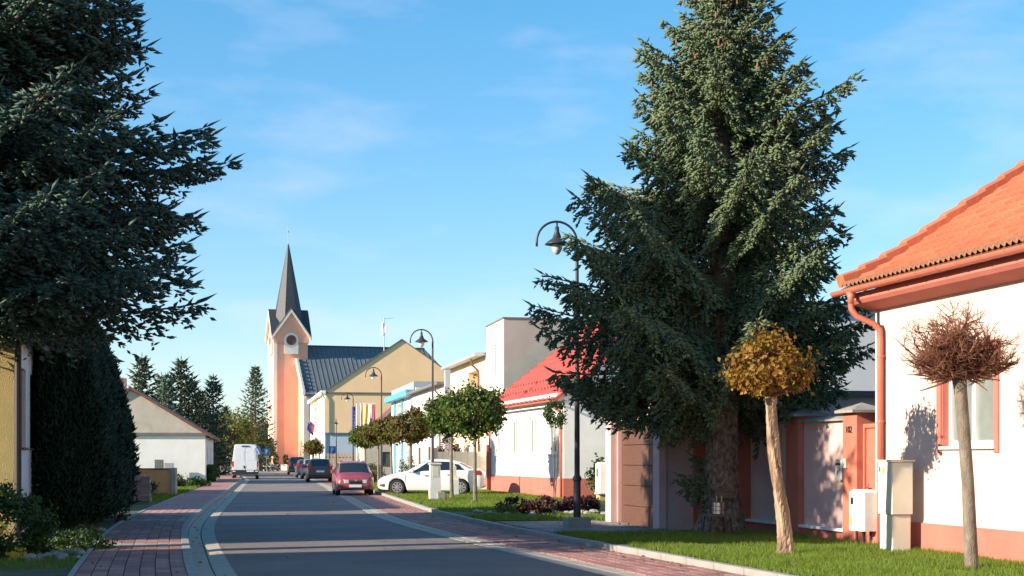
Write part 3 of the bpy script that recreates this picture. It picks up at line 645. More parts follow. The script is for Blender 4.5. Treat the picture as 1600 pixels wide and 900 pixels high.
# ------------------------------------------------------------------ white house with red metal roof
def white_house():
    m = -.2375; rz = math.atan(.2375)
    B = Bld('white_house', 'white single-storey house with red metal roof and red plinth', (1.9, 54, 0), rz, 1)
    wins = [(1.1, 2.25), (4.15, 5.3), (7.25, 8.4), (10.2, 11.3)]
    B.walls(0, 12.3, 9, 4.0, M['white'], [(a, b_, 1.75, 3.2, .16) for a, b_ in wins], [(3.0, 4.2, 1.7, 2.9, .14)], gable=7.5, fm=M['white_side'])
    for a, b_ in wins: B.window('street', a + .01, b_ - .01, 1.75, 3.2, M['pvc'], M['curtain'], 1, True, .09, .12)
    B.window('front', 3.01, 4.19, 1.7, 2.9, M['pvc'], M['glass'], 1)
    B.part('plinth', M['salmon'], (-.03, 0, -.03, 12.33, 0, .85)); B.part('plinth', M['salmon'], (0.003, 9, -.03, 0, 0, .85))
    B.part('cornice', M['white'], (-.28, -.0, -.1, 12.4, 3.72, 3.98))
    # red metal tile roof: a stepped, rolled sheet
    sl = 3.5 / 4.5; b = MB(); nr, nc = 13, 74
    for sgn in (0, 1):
        vs = []; L = 4.9
        for r in range(nr * 2):
            rr = (r + 1) // 2; d = L * rr / nr - (.0 if r % 2 == 0 else .002); lift = .035 if r % 2 == 0 else 0
            for c in range(nc + 1):
                y = -.3 + 12.9 * c / nc; x = -.4 + d; z = 4.0 + (x) * sl + .06 + lift + .018 * math.sin(c * math.pi / 2)
                vs.append((x if sgn == 0 else 9 - x, y, z))
        b.add(vs, [(r * (nc + 1) + c, r * (nc + 1) + c + 1, (r + 1) * (nc + 1) + c + 1, (r + 1) * (nc + 1) + c) for r in range(nr * 2 - 1) for c in range(nc)])
    rf = b.build('roof', M['redroof'], B.root)
    b = MB(); b.box(4.38, 4.62, -.32, 12.62, 7.53, 7.64); b.build('ridge_cap', M['redroof'], rf)
    for y in (-.3, 12.58):
        b = MB(); b.prism([(-.42, 3.62), (4.5, 7.44), (4.5, 7.6), (-.42, 3.78)], 'y', y, y + .05); b.build('verge_trim', M['redroof'], rf)
    for row, x in ((0, .25), (1, .75)):
        for k in range(26):
            y = .1 + k * .48 + row * .2; z = 4.0 + x * sl + .07
            b = MB(); b.prism([(0, 0), (.10, .08), (.02, .12), (-.02, .1)], 'y', -.05, .05); o = b.build('snow_guard', M['salmon'], rf); o.location = (x, y, z + .02)
    b = MB(); ring = [(-.46 + .07 * math.cos(math.pi + math.pi * k / 6), 3.72 + .07 * math.sin(math.pi + math.pi * k / 6)) for k in range(7)]
    b.prism(ring, 'y', -.3, 12.6); b.build('gutter', M['pillar_red'], B.root)
    for y in (.12, 12.2):
        b = MB(); b.tube([(-.46, y, 3.68), (-.44, y, 3.5), (-.09, y, 3.3), (-.08, y, 3.1), (-.08, y, .1)], .05, 8); b.build('downpipe', M['salmon'], B.root, smooth=True)
    b = MB(); b.box(5.2, 5.8, 7, 7.7, 6.6, 8.3); b.box(5.12, 5.88, 6.92, 7.78, 8.3, 8.4); b.build('chimney', M['plaster_old'], B.root)
    # brown gate beyond the house and a pale gate behind the car
    G = thing('side_gate', 'red-brown metal side gate at the far corner of the white house', 'gate', (-1.05, 66.6, 0), rz)
    for k in range(3):
        b = MB(); b.box(.02 + k * .36, .34 + k * .36, 0, .05, .08, 2.05); b.build('gate_panel', M['pillar_red'], G)
    for x in (-.1, 1.12):
        b = MB(); b.box(x, x + .12, -.04, .09, 0, 2.2); b.build('gate_post', M['salmon'], G)
    G = thing('courtyard_gate', 'pale beige boarded gate behind the white car', 'gate', (-3.6, 70.2, 0), math.atan(.2))
    for k in range(9):
        b = MB(); b.box(k * .30, k * .30 + .288, 0, .05, .1, 1.9); b.build('gate_board', M['offwhite'], G)
    for x in (-.14, 2.72):
        b = MB(); b.bbox(x, x + .2, -.08, .14, 0, 2.1, .02); b.build('gate_post', M['plaster_old'], G)
white_house()

# ------------------------------------------------------------------ cubic and flat-roofed houses further along
def flat_houses():
    rz = math.atan(.19)
    P = lambda y: (-.38 - .19 * (y - 68), y, 0)
    L = lambda y0, y1: (y1 - y0) / math.cos(rz)
    # tall cube
    B = Bld('cube_house', 'tall cubic house with bare grey cement side wall', P(68), rz, 1)
    l = L(68, 72.6)
    B.walls(0, l, 9, 8.05, M['offwhite'], [(1.7, 2.9, 5.2, 7.0, .16), (1.7, 2.9, 2.2, 3.6, .16)], (), fm=M['cement'])
    B.window('street', 1.71, 2.89, 5.2, 7.0, M['pvc'], M['curtain'], 1, True, .09); B.window('street', 1.71, 2.89, 2.2, 3.6, M['pvc'], M['glass'], 1, True, .09)
    B.part('parapet_cap', M['greyroof'], (-.05, 9.05, -.05, l + .03, 8.05, 8.11))
    # peach house with recessed balcony
    B = Bld('peach_house', 'peach flat-roofed house with recessed balcony left of the cube house', P(72.75), rz, 1)
    l = L(72.75, 84.6); H = 6.7
    B.walls(0, l, 8.5, H, M['peach'], [(2.2, 5.6, 3.4, 6.1, 1.5), (8.2, 9.2, 3.9, 5.6, .16), (1.2, 2.6, .9, 2.4, .16), (5, 6.4, .9, 2.4, .16), (8.6, 9.8, .9, 2.4, .16)], ())
    for a in ((8.21, 9.19, 3.9, 5.6), (1.21, 2.59, .9, 2.4), (5.01, 6.39, .9, 2.4), (8.61, 9.79, .9, 2.4)): B.window('street', *a, M['pvc'], M['glass'], 1, True, .09)
    B.part('balcony_parapet', M['white'], (-.25, -.05, .05, 3.4, 3.1, 4.35))
    b = MB(); b.prism([(-.55, H - .05), (8.6, H + .45), (8.6, H + .55), (-.55, H + .1)], 'y', .02, l + .1); rf = b.build('roof', M['greygreen'], B.root)
    b = MB(); b.box(3, 5.5, 4, 9, H + .3, H + 1.3); b.build('roof_house', M['greyroof'], rf)
    b = MB(); b.tube([(-.5, 1.6, H - .1), (-.45, 1.6, H - .4), (-.1, 1.75, H - .7), (-.08, 1.75, H - 1), (-.08, 1.75, .2)], .05, 8); b.build('downpipe', M['brownroof'], B.root)
    b = MB(); b.box(1.5, 2.2, 1.0, 1.7, H, H + 1.6); b.build('chimney', M['plaster_old'], B.root)
    # white house with lilac side
    B = Bld('recessed_balcony_house', 'white flat-roofed house with recessed balcony and lilac side wall', (P(86)[0] - .15, 86, 0), rz, 1)
    l = L(86, 101.3); H = 5.9
    B.walls(0, l, 8.5, H, M['white'], [(5.2, 9.0, 3.1, 5.3, 1.4), (2.2, 3.4, 3.2, 5.2, .16), (11.2, 12.4, 3.2, 5.0, .16), (2.0, 3.4, .8, 2.3, .16), (6, 7.4, .8, 2.3, .16), (11, 12.4, .8, 2.3, .16)], (), fm=M['lilac'])
    for a in ((2.21, 3.39, 3.2, 5.2), (11.21, 12.39, 3.2, 5.0), (2.01, 3.39, .8, 2.3), (6.01, 7.39, .8, 2.3), (11.01, 12.39, .8, 2.3)): B.window('street', *a, M['darkwood'], M['glass'], 0, True, .09)
    B.part('side_parapet', M['lilac'], (.0, 8.5, -.25, -.003, 0, 6.75)); B.part('side_parapet', M['white'], (.2, 8.5, l - .3, l - .01, H, 6.45))
    B.part('roof', M['greyroof'], (-.45, 8.5, .003, l, H + .003, H + .16)); B.part('balcony_rail', M['darkwood'], (-.06, -.02, 5.2, 9.0, 3.95, 4.05), (-.06, -.02, 5.2, 9.0, 3.45, 3.52))
    b = MB(); b.tube([(-.42, 1.2, H), (-.4, 1.2, H - .3), (-.1, 1.3, H - .6), (-.08, 1.3, .2)], .055, 8); b.build('downpipe', M['brownroof'], B.root)
    # blue-trimmed house
    B = Bld('blue_trim_house', 'pale house with bright blue cornice and blue pilasters', P(101.7), rz, 1)
    l = L(101.7, 116); H = 6.2
    B.walls(0, l, 8.5, H, M['offwhite'], [(7.0, 10.6, 3.0, 5.6, 1.2), (2.8, 4.4, 3.1, 5.2, .16), (2.6, 4.4, .8, 2.3, .16), (8, 9.8, .8, 2.3, .16)], ())
    for a in ((2.81, 4.39, 3.1, 5.2), (2.61, 4.39, .8, 2.3), (8.01, 9.79, .8, 2.3)): B.window('street', *a, M['pvc'], M['glass'], 1, True, .09)
    b = MB(); b.prism([(-.55, H - .28), (.0, H - .28), (.0, H + .12), (-.55, H + .12)], 'y', -.1, l + .1); b.build('cornice', M['blue'], B.root)
    for y in (.0, 6.2, 11.2): B.part('pilaster', M['blue'], (-.12, -.003, y, y + .7, 0, H - .29))
    B.part('roof', M['greygreen'], (.0, 8.5, 0, l, H + .0, H + .7))
    # small gabled barn with dark roof edge
    B = Bld('gabled_barn', 'small pinkish gabled barn with dark roof beside the blue house', (-12.0, 121, 0), R(10), 1, 'barn')
    B.walls(0, 9, 6, 3.4, M['plaster_old'], [(2, 3, 1, 2.2, .15)], [(1.2, 2.2, 1.0, 2.1, .15)], gable=6.1)
    B.window('street', 2.01, 2.99, 1, 2.2, M['darkwood'], M['glass'], 0); B.window('front', 1.21, 2.19, 1.0, 2.1, M['darkwood'], M['glass'], 0)
    B.gable_roof(3.4, 6.1, M['brownroof'], .3, .3)
    # board fence in front of the town hall
    F = thing('board_fence', 'pale vertical board fence in front of the town hall', 'fence', (-14.2, 128, 0), math.atan(.3))
    for k in range(17):
        b = MB(); b.box(k * .30 - 1.9, k * .30 - 1.9 + .17, 0, .04, .1, 2.0 + .04 * math.sin(k * 3)); b.build('board', M['palewood'], F)
    for z in (.5, 1.6):
        b = MB(); b.box(-2, 3.2, .045, .1, z, z + .1); b.build('rail', M['darkwood'], F)
    # grey building behind the garden wall
    B = Bld('grey_block', 'plain grey block house rising behind the garden wall', (7.4, 43, 0), math.atan(.2), 1, 'house')
    B.walls(0, 10, 11, 6.0, M['lilac'], (), [(7.2, 8.4, 3.6, 4.9, .14)]); B.window('front', 7.21, 8.39, 3.6, 4.9, M['pvc'], M['glass'], 1)
    B.part('roof', M['greyroof'], (-.2, 11.2, -.2, 10.2, 6.0, 6.15))
flat_houses()

# ------------------------------------------------------------------ town hall
def town_hall():
    m = .19; rz = math.atan(m)
    B = Bld('town_hall', 'beige gabled town hall with pale street front and grey roof', (-20.0, 158, 0), rz, 1, 'town hall')
    holes = []
    for k in range(8):
        a = 1.6 + k * 3.6; holes += [(a, a + 1.6, 5.6, 7.9, .2), (a, a + 1.6, .8, 3.1, .2)]
    B.walls(0, 30, 16.4, 8.8, M['offwhite'], holes, (), gable=14.4, fm=M['beige'])
    for h in holes: B.window('street', h[0] + .01, h[1] - .01, h[2], h[3], M['pvc'], M['glass'], 1, True, .1, .16)
    for k in range(9): B.part('pilaster', M['church_trim'], (-.1, -.003, .2 + k * 3.6, 1.0 + k * 3.6, 0, 8.5))
    B.part('cornice', M['church_trim'], (-.45, .0, -.2, 30.2, 8.5, 8.85)); B.part('string_course', M['church_trim'], (-.12, -.004, .0, 30, 3.9, 4.3))
    B.part('lower_wall', M['paleblue'], (.003, 16.4, -.12, -.003, 0, 4.2)); B.part('ledge', M['seam'], (.0, 16.4, -.3, -.003, 4.203, 4.32))
    B.part('gable_ledge', M['greyroof'], (0, 16.4, -.14, -.003, 8.55, 8.68))
    rf = B.gable_roof(8.8, 14.4, M['seam'], .4, .15, .1)
    b = MB(); b.tube([(-.5, -.15, 8.7), (-.45, -.2, 8.5), (-.1, -.18, 8.0), (-.08, -.18, .2)], .07, 8); b.build('downpipe', M['greygreen'], B.root)
    b = MB(); b.lathe([(.55, 0), (.55, .06)], 20, (-.16, 13.4, 8.15), 'x'); b.build('emblem', M['palewood'], B.root)
    # antenna mast on the roof
    A = thing('antenna_mast', 'slender antenna mast standing on the grey roof beside the gable', 'antenna', (-14.6, 168, 12.0))
    b = MB(); b.tube([(0, 0, 0), (0, 0, 5.6)], .06, 8); b.build('mast', M['greygreen'], A)
    b = MB(); b.tube([(-.1, 0, 5.5), (1.1, 0, 5.6)], .03, 6)
    for k in range(6): b.tube([(.05 + k * .2, -.3, 5.52), (.05 + k * .2, .3, 5.52)], .015, 4)
    b.build('aerial', M['greygreen'], A)
    for z, x in ((3.9, .2), (4.3, -.2), (3.6, -.15)):
        b = MB(); b.bbox(x - .12, x + .12, -.12, .12, z, z + .75, .03); b.build('panel_antenna', M['pvc'], A)
    # flags on the street front
    for i, (y, cols, lab) in enumerate(((11.5, ('flag_white', 'flag_red', 'eu_blue'), 'white red and blue flag leaning out from the town hall front'), (16.5, ('eu_blue', 'eu_blue', 'eu_blue'), 'blue flag leaning out from the town hall front'))):
        c, s = math.cos(rz), math.sin(rz); X = -20 - s * y; Y = 158 + c * y
        T = thing('wall_flag', lab, 'flag', (X, Y, 5.0), rz, 'flags on the town hall')
        b = MB(); b.tube([(-.1, 0, 0), (-1.9, 0, 1.6)], .03, 6); b.build('staff', M['signwhite'], T); T.scale = (.6, .6, .6)
        for k in range(3):
            b = MB(); n = 8
            for q in range(n):
                u0, u1 = q / n, (q + 1) / n; f = lambda u, v: (-.5 - 1.2 * v - .25 * u, .12 * math.sin(u * 7 + v * 3), .35 + 1.0 * v - 1.7 * u * (1 - .15 * v))
                v0, v1 = k / 3, (k + 1) / 3; b.quad(f(u0, v0), f(u1, v0), f(u1, v1), f(u0, v1))
            b.build('cloth', M[cols[k]], T)
town_hall()

# ------------------------------------------------------------------ church
def church():
    rz = math.atan(.33); O = (-30.25, 199.0, 0)
    T = thing('church', 'orange and white church with dark pointed spire and grey nave roof', 'church', O, rz)
    # local: x to the right (into the lot), y away. tower: x -2.3..2.3, y -2.3..2.3; nave behind: x from 1.0 to 24
    h = 2.25
    b = MB(); b.box(-h, h, -h, h, 0, 18.0); b.build('tower', M['church'], T)
    for sx in (-1,):
        for sy in (-1, 1):
            b = MB(); x0, x1 = sorted((sx * (h - .35), sx * (h + .1))); y0, y1 = sorted((sy * (h - .55), sy * (h + .1))); b.box(x0, x1, y0, y1, 0, 17.3); b.build('corner_pilaster', M['church_trim'], T)
    # four gablets, each with a round window
    for k in range(4):
        mt = Matrix.Rotation(k * math.pi / 2, 4, 'Z')
        b = MB(); pts = [(-h - .1, 17.0), (h + .1, 17.0), (h + .1, 17.95), (0, 21.3), (-h - .1, 17.95)]
        b.add([mt @ Vector((p[0], -h - .14, p[1])) for p in pts] + [mt @ Vector((p[0], -.2, p[1])) for p in pts], [(0, 1, 2, 3, 4), (9, 8, 7, 6, 5)] + [(i, (i + 1) % 5, 5 + (i + 1) % 5, 5 + i) for i in range(5)])
        g = b.build('gablet', M['church'], T)
        for s in (-1, 1):
            A_, B_, C_ = Vector((s * (h + .42), -h - .42, 17.75)), Vector((0, -h - .42, 21.45)), Vector((0, 0, 21.45)); up = Vector((0, 0, .2))
            b = MB(); b.add([mt @ p for p in (A_, B_, C_, A_ + up, B_ + up, C_ + up)], [(3, 4, 5), (0, 2, 1), (0, 1, 4, 3), (1, 2, 5, 4), (2, 0, 3, 5)]); b.build('gablet_roof', M['slate'], g)
            d1 = Vector((0, -.06, -.42)); d2 = Vector((0, -.06, 0)); bk = Vector((0, .27, 0))
            b = MB(); b.add([mt @ p for p in (A_ + d1, B_ + d1, B_ + d2, A_ + d2, A_ + d1 + bk, B_ + d1 + bk, B_ + d2 + bk, A_ + d2 + bk)], [(0, 1, 2, 3), (7, 6, 5, 4), (0, 4, 5, 1), (2, 6, 7, 3), (0, 3, 7, 4), (1, 5, 6, 2)]); b.build('gablet_trim', M['church_trim'], g)
        b = MB(); n = 20; ring = [(1.05 * math.cos(2 * math.pi * i / n), 18.35 + 1.05 * math.sin(2 * math.pi * i / n)) for i in range(n)]
        # surround: round-topped pale panel with a dark round louvre
        pan = [(-.95, 15.5), (.95, 15.5), (.95, 17.4)] + [(.95 * math.cos(a), 17.4 + .95 * math.sin(a)) for a in [math.pi * i / 10 for i in range(1, 10)]] + [(-.95, 17.4)]
        nn = len(pan); b.add([mt @ Vector((p[0], -h - .2, p[1])) for p in pan] + [mt @ Vector((p[0], -h - .1, p[1])) for p in pan], [tuple(range(nn))] + [(i, (i + 1) % nn, nn + (i + 1) % nn, nn + i) for i in range(nn)]); b.build('window_surround', M['church_trim'], g)
        b = MB(); ring = [(.68 * math.cos(2 * math.pi * i / n), 17.35 + .68 * math.sin(2 * math.pi * i / n)) for i in range(n)]
        b.add([mt @ Vector((p[0], -h - .24, p[1])) for p in ring] + [mt @ Vector((p[0], -h - .12, p[1])) for p in ring], [tuple(range(n))] + [(i, (i + 1) % n, n + (i + 1) % n, n + i) for i in range(n)]); b.build('louvre', M['brownroof'], g)
    # broach spire
    b = MB(); n = 8; base = [(2.35 * math.cos(math.pi / 8 + 2 * math.pi * i / n) * 1.0, 2.35 * math.sin(math.pi / 8 + 2 * math.pi * i / n), 17.9) for i in range(n)]
    mid = [(1.95 * math.cos(math.pi / 8 + 2 * math.pi * i / n), 1.95 * math.sin(math.pi / 8 + 2 * math.pi * i / n), 20.6) for i in range(n)]
    tip = [(.10 * math.cos(math.pi / 8 + 2 * math.pi * i / n), .10 * math.sin(math.pi / 8 + 2 * math.pi * i / n), 30.5) for i in range(n)]
    b.add(base + mid + tip, [(k + i, k + (i + 1) % n, k + n + (i + 1) % n, k + n + i) for k in (0, n) for i in range(n)] + [tuple(range(2 * n, 3 * n))]); sp = b.build('spire', M['slate'], T)
    b = MB(); b.tube([(0, 0, 30.4), (0, 0, 32.9)], .035, 6); b.lathe([(.02, -.14), (.14, 0), (.02, .14)], 10, (0, 0, 32.2)); b.build('finial', M['greygreen'], sp)
    # nave
    hw, L, ez, rzg = 7.4, 22, 10.2, 16.8; x0 = 1.0
    b = MB(); b.box(x0, x0 + L, -hw, hw, 0, ez - .05)
    b.prism([(-hw, ez - .05), (hw, ez - .05), (0, rzg - .15)], 'x', x0, x0 + .6); b.build('nave_wall', M['church'], T)
    for y in (-hw - .12, hw - .5):
        b = MB(); b.box(x0 - .25, x0 + .5, y, y + .62, 0, ez - .06); b.build('corner_pilaster', M['church_trim'], T)
    b = MB(); b.box(x0 + .0, x0 + L, -hw - .3, -hw - .0, ez - .7, ez - .06); b.build('cornice', M['church_trim'], T)
    sl = (rzg - ez) / hw; b = MB(); ov = .5; xe = x0 + L - 4
    e1, e2 = -hw - ov, hw + ov; zz = ez - ov * sl
    vs = [(x0 - .1, e1, zz), (x0 + L + .4, e1, zz), (x0 + L + .4, e2, zz), (x0 - .1, e2, zz), (x0 - .1, 0, rzg), (xe, 0, rzg)]
    b.add(vs + [(v[0], v[1], v[2] - .15) for v in vs], [(0, 1, 5, 4), (2, 3, 4, 5), (1, 2, 5), (0, 4, 10, 6), (4, 3, 9, 10), (0, 6, 7, 1), (1, 7, 8, 2)]); nr = b.build('nave_roof', M['seam'], T)
    ang = math.atan(sl)
    for k in range(34):
        x = x0 + .3 + k * .62
        top = 1.0 if x < xe else max(.05, 1 - (x - xe) / (x0 + L - xe))
        b = MB(); p0 = Vector((x, e1, zz)); p1 = Vector((x, e1 + (0 - e1) * top, zz + (rzg - zz) * top)); d = (p1 - p0); nrm = Vector((0, -math.sin(ang), math.cos(ang))) * .07
        b.add([p0 + Vector((-.02, 0, 0)), p0 + Vector((.02, 0, 0)), p1 + Vector((.02, 0, 0)), p1 + Vector((-.02, 0, 0))] + [q + nrm for q in (p0 + Vector((-.02, 0, 0)), p0 + Vector((.02, 0, 0)), p1 + Vector((.02, 0, 0)), p1 + Vector((-.02, 0, 0)))], [(4, 5, 6, 7), (0, 1, 5, 4), (1, 2, 6, 5), (2, 3, 7, 6), (3, 0, 4, 7)]); b.build('roof_seam', M['seam'], nr)
    b = MB(); b.box(x0, xe, -.14, .14, rzg - .02, rzg + .12); b.build('ridge_cap', M['slate'], nr)
    for k in range(9):      # stepped pale edging of the street gable
        t = (k + .5) / 9; y = -hw - .4 + t * (hw - 1.9); z = zz + (y - e1) * sl
        b = MB(); b.box(x0 - .45, x0 - .105, y - .42, y + .42, z - .3, z + .42); b.build('gable_step', M['church_trim'], nr)
    # statue, planters
    c, s = math.cos(rz), math.sin(rz); W = lambda x, y: (O[0] + c * x - s * y, O[1] + s * x + c * y, .03)
    S_ = thing('statue', 'dark robed statue on a pedestal against the orange church wall', 'statue', W(3.5, -8.6), rz)
    b = MB(); b.bbox(-.5, .5, -.5, .5, 0, 1.4, .05); b.build('pedestal', M['plaster_old'], S_)
    b = MB(); b.lathe([(.42, 1.4), (.36, 1.9), (.26, 2.5), (.34, 2.95), (.30, 3.2), (.11, 3.36), (.10, 3.44), (.155, 3.56), (.165, 3.68), (.12, 3.82), (.02, 3.87)], 14)
    b.tube([(-.3, 0, 3.1), (-.42, -.1, 2.7), (-.12, -.34, 2.6)], [.1, .09, .06], 8); b.tube([(.3, 0, 3.1), (.42, -.1, 2.7), (.12, -.36, 2.7)], [.1, .09, .06], 8); b.build('figure', M['bronze'], S_, smooth=True)
    return W
CW = church()

# ------------------------------------------------------------------ left-hand side
def left_side():
    # tall neighbour before the frame: throws the shadow over the near road
    rz = math.atan(.25)
    B = Bld('neighbour_house', 'two-storey beige neighbour house left of the near pavement', (-13.9, 19.0, 0), rz, -1)
    B.walls(-16, 0, 9, 5.2, M['beige'], [(-4, -2.6, 3.6, 5, .16), (-8, -6.6, 3.6, 5, .16), (-12, -10.6, 3.6, 5, .16)], (), gable=7.5)
    for a in (-4, -8, -12): B.window('street', a + .01, a + 1.39, 3.6, 5.0, M['pvc'], M['glass'], 1)
    B.gable_roof(5.2, 7.5, M['brownroof'])
    # yellow gable house behind the spruce
    B = Bld('yellow_house', 'house with yellow rendered gable and white street wall beside the hedge', (-8.85, 26.2, 0), rz, -1)
    wh = [(1.3, 2.5), (3.6, 4.8), (7.2, 8.4)]
    B.walls(0, 11.7, 9, 3.9, M['white_side'], [(a, b_, 1.8, 3.3, .16) for a, b_ in wh], (), gable=6.5, fm=M['yellow'])
    for a, b_ in wh: B.window('street', a + .01, b_ - .01, 1.8, 3.3, M['darkwood'], M['glass'], 1, True, .08)
    B.gable_roof(3.9, 6.5, M['brownroof'], .35, .2)
    b = MB(); b.tube([(.06, -.08, 3.7), (.06, -.08, .1)], .06, 10); b.build('downpipe', M['blackplastic'], B.root)
    # house hidden behind the hedge: its eave end shows
    rz2 = math.atan(.165)
    B = Bld('hedge_house', 'low house behind the tall hedge with brown eave showing', (-13.65, 41, 0), rz2, -1)
    B.walls(0, 25, 8.5, 3.3, M['offwhite'], [(17, 18.2, 1.3, 2.6, .16), (21, 22.2, 1.3, 2.6, .16)], (), gable=5.9)
    for a in (17, 21): B.window('street', a + .01, a + 1.19, 1.3, 2.6, M['pvc'], M['glass'], 1)
    B.gable_roof(3.3, 5.9, M['brownroof'], .5, .25)
    b = MB(); b.tube([(.52, 25.2, 3.05), (.52, 25.2, 2.8), (.3, 25.15, 2.5), (.08, 25.0, 2.3), (.08, 25.0, .1)], .055, 8); b.build('downpipe', M['brownroof'], B.root)
    # white garage house with the old plaster gable
    B = Bld('white_gable_house', 'low house with blank white wall and old plaster gable beyond the lawn', (-18.75, 90, 0), rz2, -1)
    B.walls(0, 13, 8.9, 3.05, M['lilac'], [(3, 4.2, 1, 2.3, .16), (8, 9.2, 1, 2.3, .16)], (), fm=M['white_side'])
    for a in (3, 8): B.window('street', a + .01, a + 1.19, 1.0, 2.3, M['pvc'], M['glass'], 1)
    for y in (0, 12.9):
        b = MB(); b.prism([(0, 3.05), (-8.9, 3.05), (-4.45, 5.75)], 'y', y - .02, y + .1); b.build('gable', M['plaster_old'], B.root)
    B.part('gable_ledge', M['greyroof'], (-8.95, .1, -.16, -.023, 2.98, 3.14))
    B.gable_roof(3.05, 5.75, M['brownroof'], .45, .22, .16)
    b = MB(); b.box(-5.6, -5.0, 3, 3.6, 5, 6.6); b.build('chimney', M['brick'], B.root)
    E = thing('meter_cabinet', 'grey twin meter box against the white gable wall', 'cabinet', (-21.0, 88.9, 0), rz2)
    b = MB(); b.box(-.55, -.05, -.25, .2, .25, 1.5); b.build('box', M['greyroof'], E); b = MB(); b.bbox(0, .55, -.25, .2, .35, 1.3, .02); b.build('box', M['greygreen'], E)
    for x in (-.3, .27):
        b = MB(); b.box(x - .05, x + .05, -.08, .08, 0, .36); b.build('leg', M['greyroof'], E)
    # orange garden wall with a pale end post
    W_ = thing('orange_wall', 'low orange rendered garden wall with pale end post', 'wall', (-16.4, 60.2, 0), R(3))
    b = MB(); b.box(0, 2.42, 0, .22, 0, 1.12); b.build('panel', M['orange_wall'], W_); b = MB(); b.bbox(-.0, 2.42, -.04, .26, 1.123, 1.18, .01); b.build('coping', M['brownroof'], W_)
    b = MB(); b.bbox(2.43, 2.63, -.1, .3, 0, 1.2, .02); b.build('end_post', M['concrete'], W_)
    # stack of old bricks on a pallet, partly wrapped in film
    P_ = thing('brick_stack', 'stack of old bricks on a pallet wrapped in torn film', 'bricks', (-12.42, 48.6, .08), R(14))
    rng = random.Random(4); bm_ = MB(); bm_.bbox(-.145, .145, -.07, .07, 0, .068, .006); o = bm_.build('brick', M['brick']); me = o.data; bpy.data.objects.remove(o)
    b = MB()
    for y in (-.3, 0, .3): b.box(-.42, .42, y - .05, y + .05, 0, .09)
    for x in (-.36, -.12, .12, .36): b.box(x - .07, x + .07, -.36, .36, .092, .115)
    b.build('pallet', M['oldwood'], P_)
    for lay in range(11):
        for ix in range(-1, 2):
            for iy in range(-2, 2):
                if lay > 8 and rng.random() < .35: continue
                if lay % 2: x, y, a = ix * .29, iy * .15 + .075, 0
                else: x, y, a = ix * .29 + rng.uniform(-.01, .01), iy * .15 + .075, 0
                q = link('brick', me, P_, (x + rng.uniform(-.012, .012), y + rng.uniform(-.01, .01), .117 + lay * .073), a + rng.uniform(-.06, .06))
    for lay in range(4):
        for ix in range(2): link('brick', me, P_, (-.02 + ix * .0 + rng.uniform(-.02, .02), -.1 + ix * .15, .117 + 11 * .073 + lay * .071), rng.uniform(-.15, .15))
    rn = np.random.default_rng(2); b = MB(); n = 12
    for i in range(n):
        for j in range(6):
            def f(u, v):
                x = .47 + .03 * math.sin(u * 9 + v * 4) + .02 * math.sin(v * 17); return (x - (.0 if v < .8 else (v - .8) * .9), -.38 + .8 * u, .1 + .8 * v + .05 * math.sin(u * 6))
            if (i * 7 + j * 5) % 3 != 0: continue
            b.quad(f(i / n, j / 6), f((i + 1) / n, j / 6), f((i + 1) / n, (j + 1) / 6), f(i / n, (j + 1) / 6))
    b.build('film', M['film'], P_, smooth=True)
left_side()
# ================================================================== VEGETATION
def unit(a): return a / np.maximum(1e-6, np.linalg.norm(a, axis=-1, keepdims=True))
def spindles(P, D, L, rad, rng):
    """tapered three-sided shoots: base, ring of three, tip"""
    n = len(P); ref = np.where(np.abs(D[:, 2:3]) < .9, np.array([[0, 0, 1.]]), np.array([[1., 0, 0]]))
    A = unit(np.cross(D, ref)); B = np.cross(D, A); ph = rng.uniform(0, 6.28, n)[:, None]
    V = np.empty((n, 5, 3)); V[:, 0] = P; V[:, 4] = P + D * L[:, None]
    r = (rad * rng.uniform(.75, 1.3, n))[:, None]
    for k in range(3):
        a = ph + k * 2.0944; V[:, 1 + k] = P + D * L[:, None] * .42 + (A * np.cos(a) + B * np.sin(a)) * r
    base = (np.arange(n) * 5)[:, None, None]
    T = np.array([(0, 2, 1), (0, 3, 2), (0, 1, 3), (1, 2, 4), (2, 3, 4), (3, 1, 4)])[None]
    return V.reshape(-1, 3), (base + T).reshape(-1, 3)

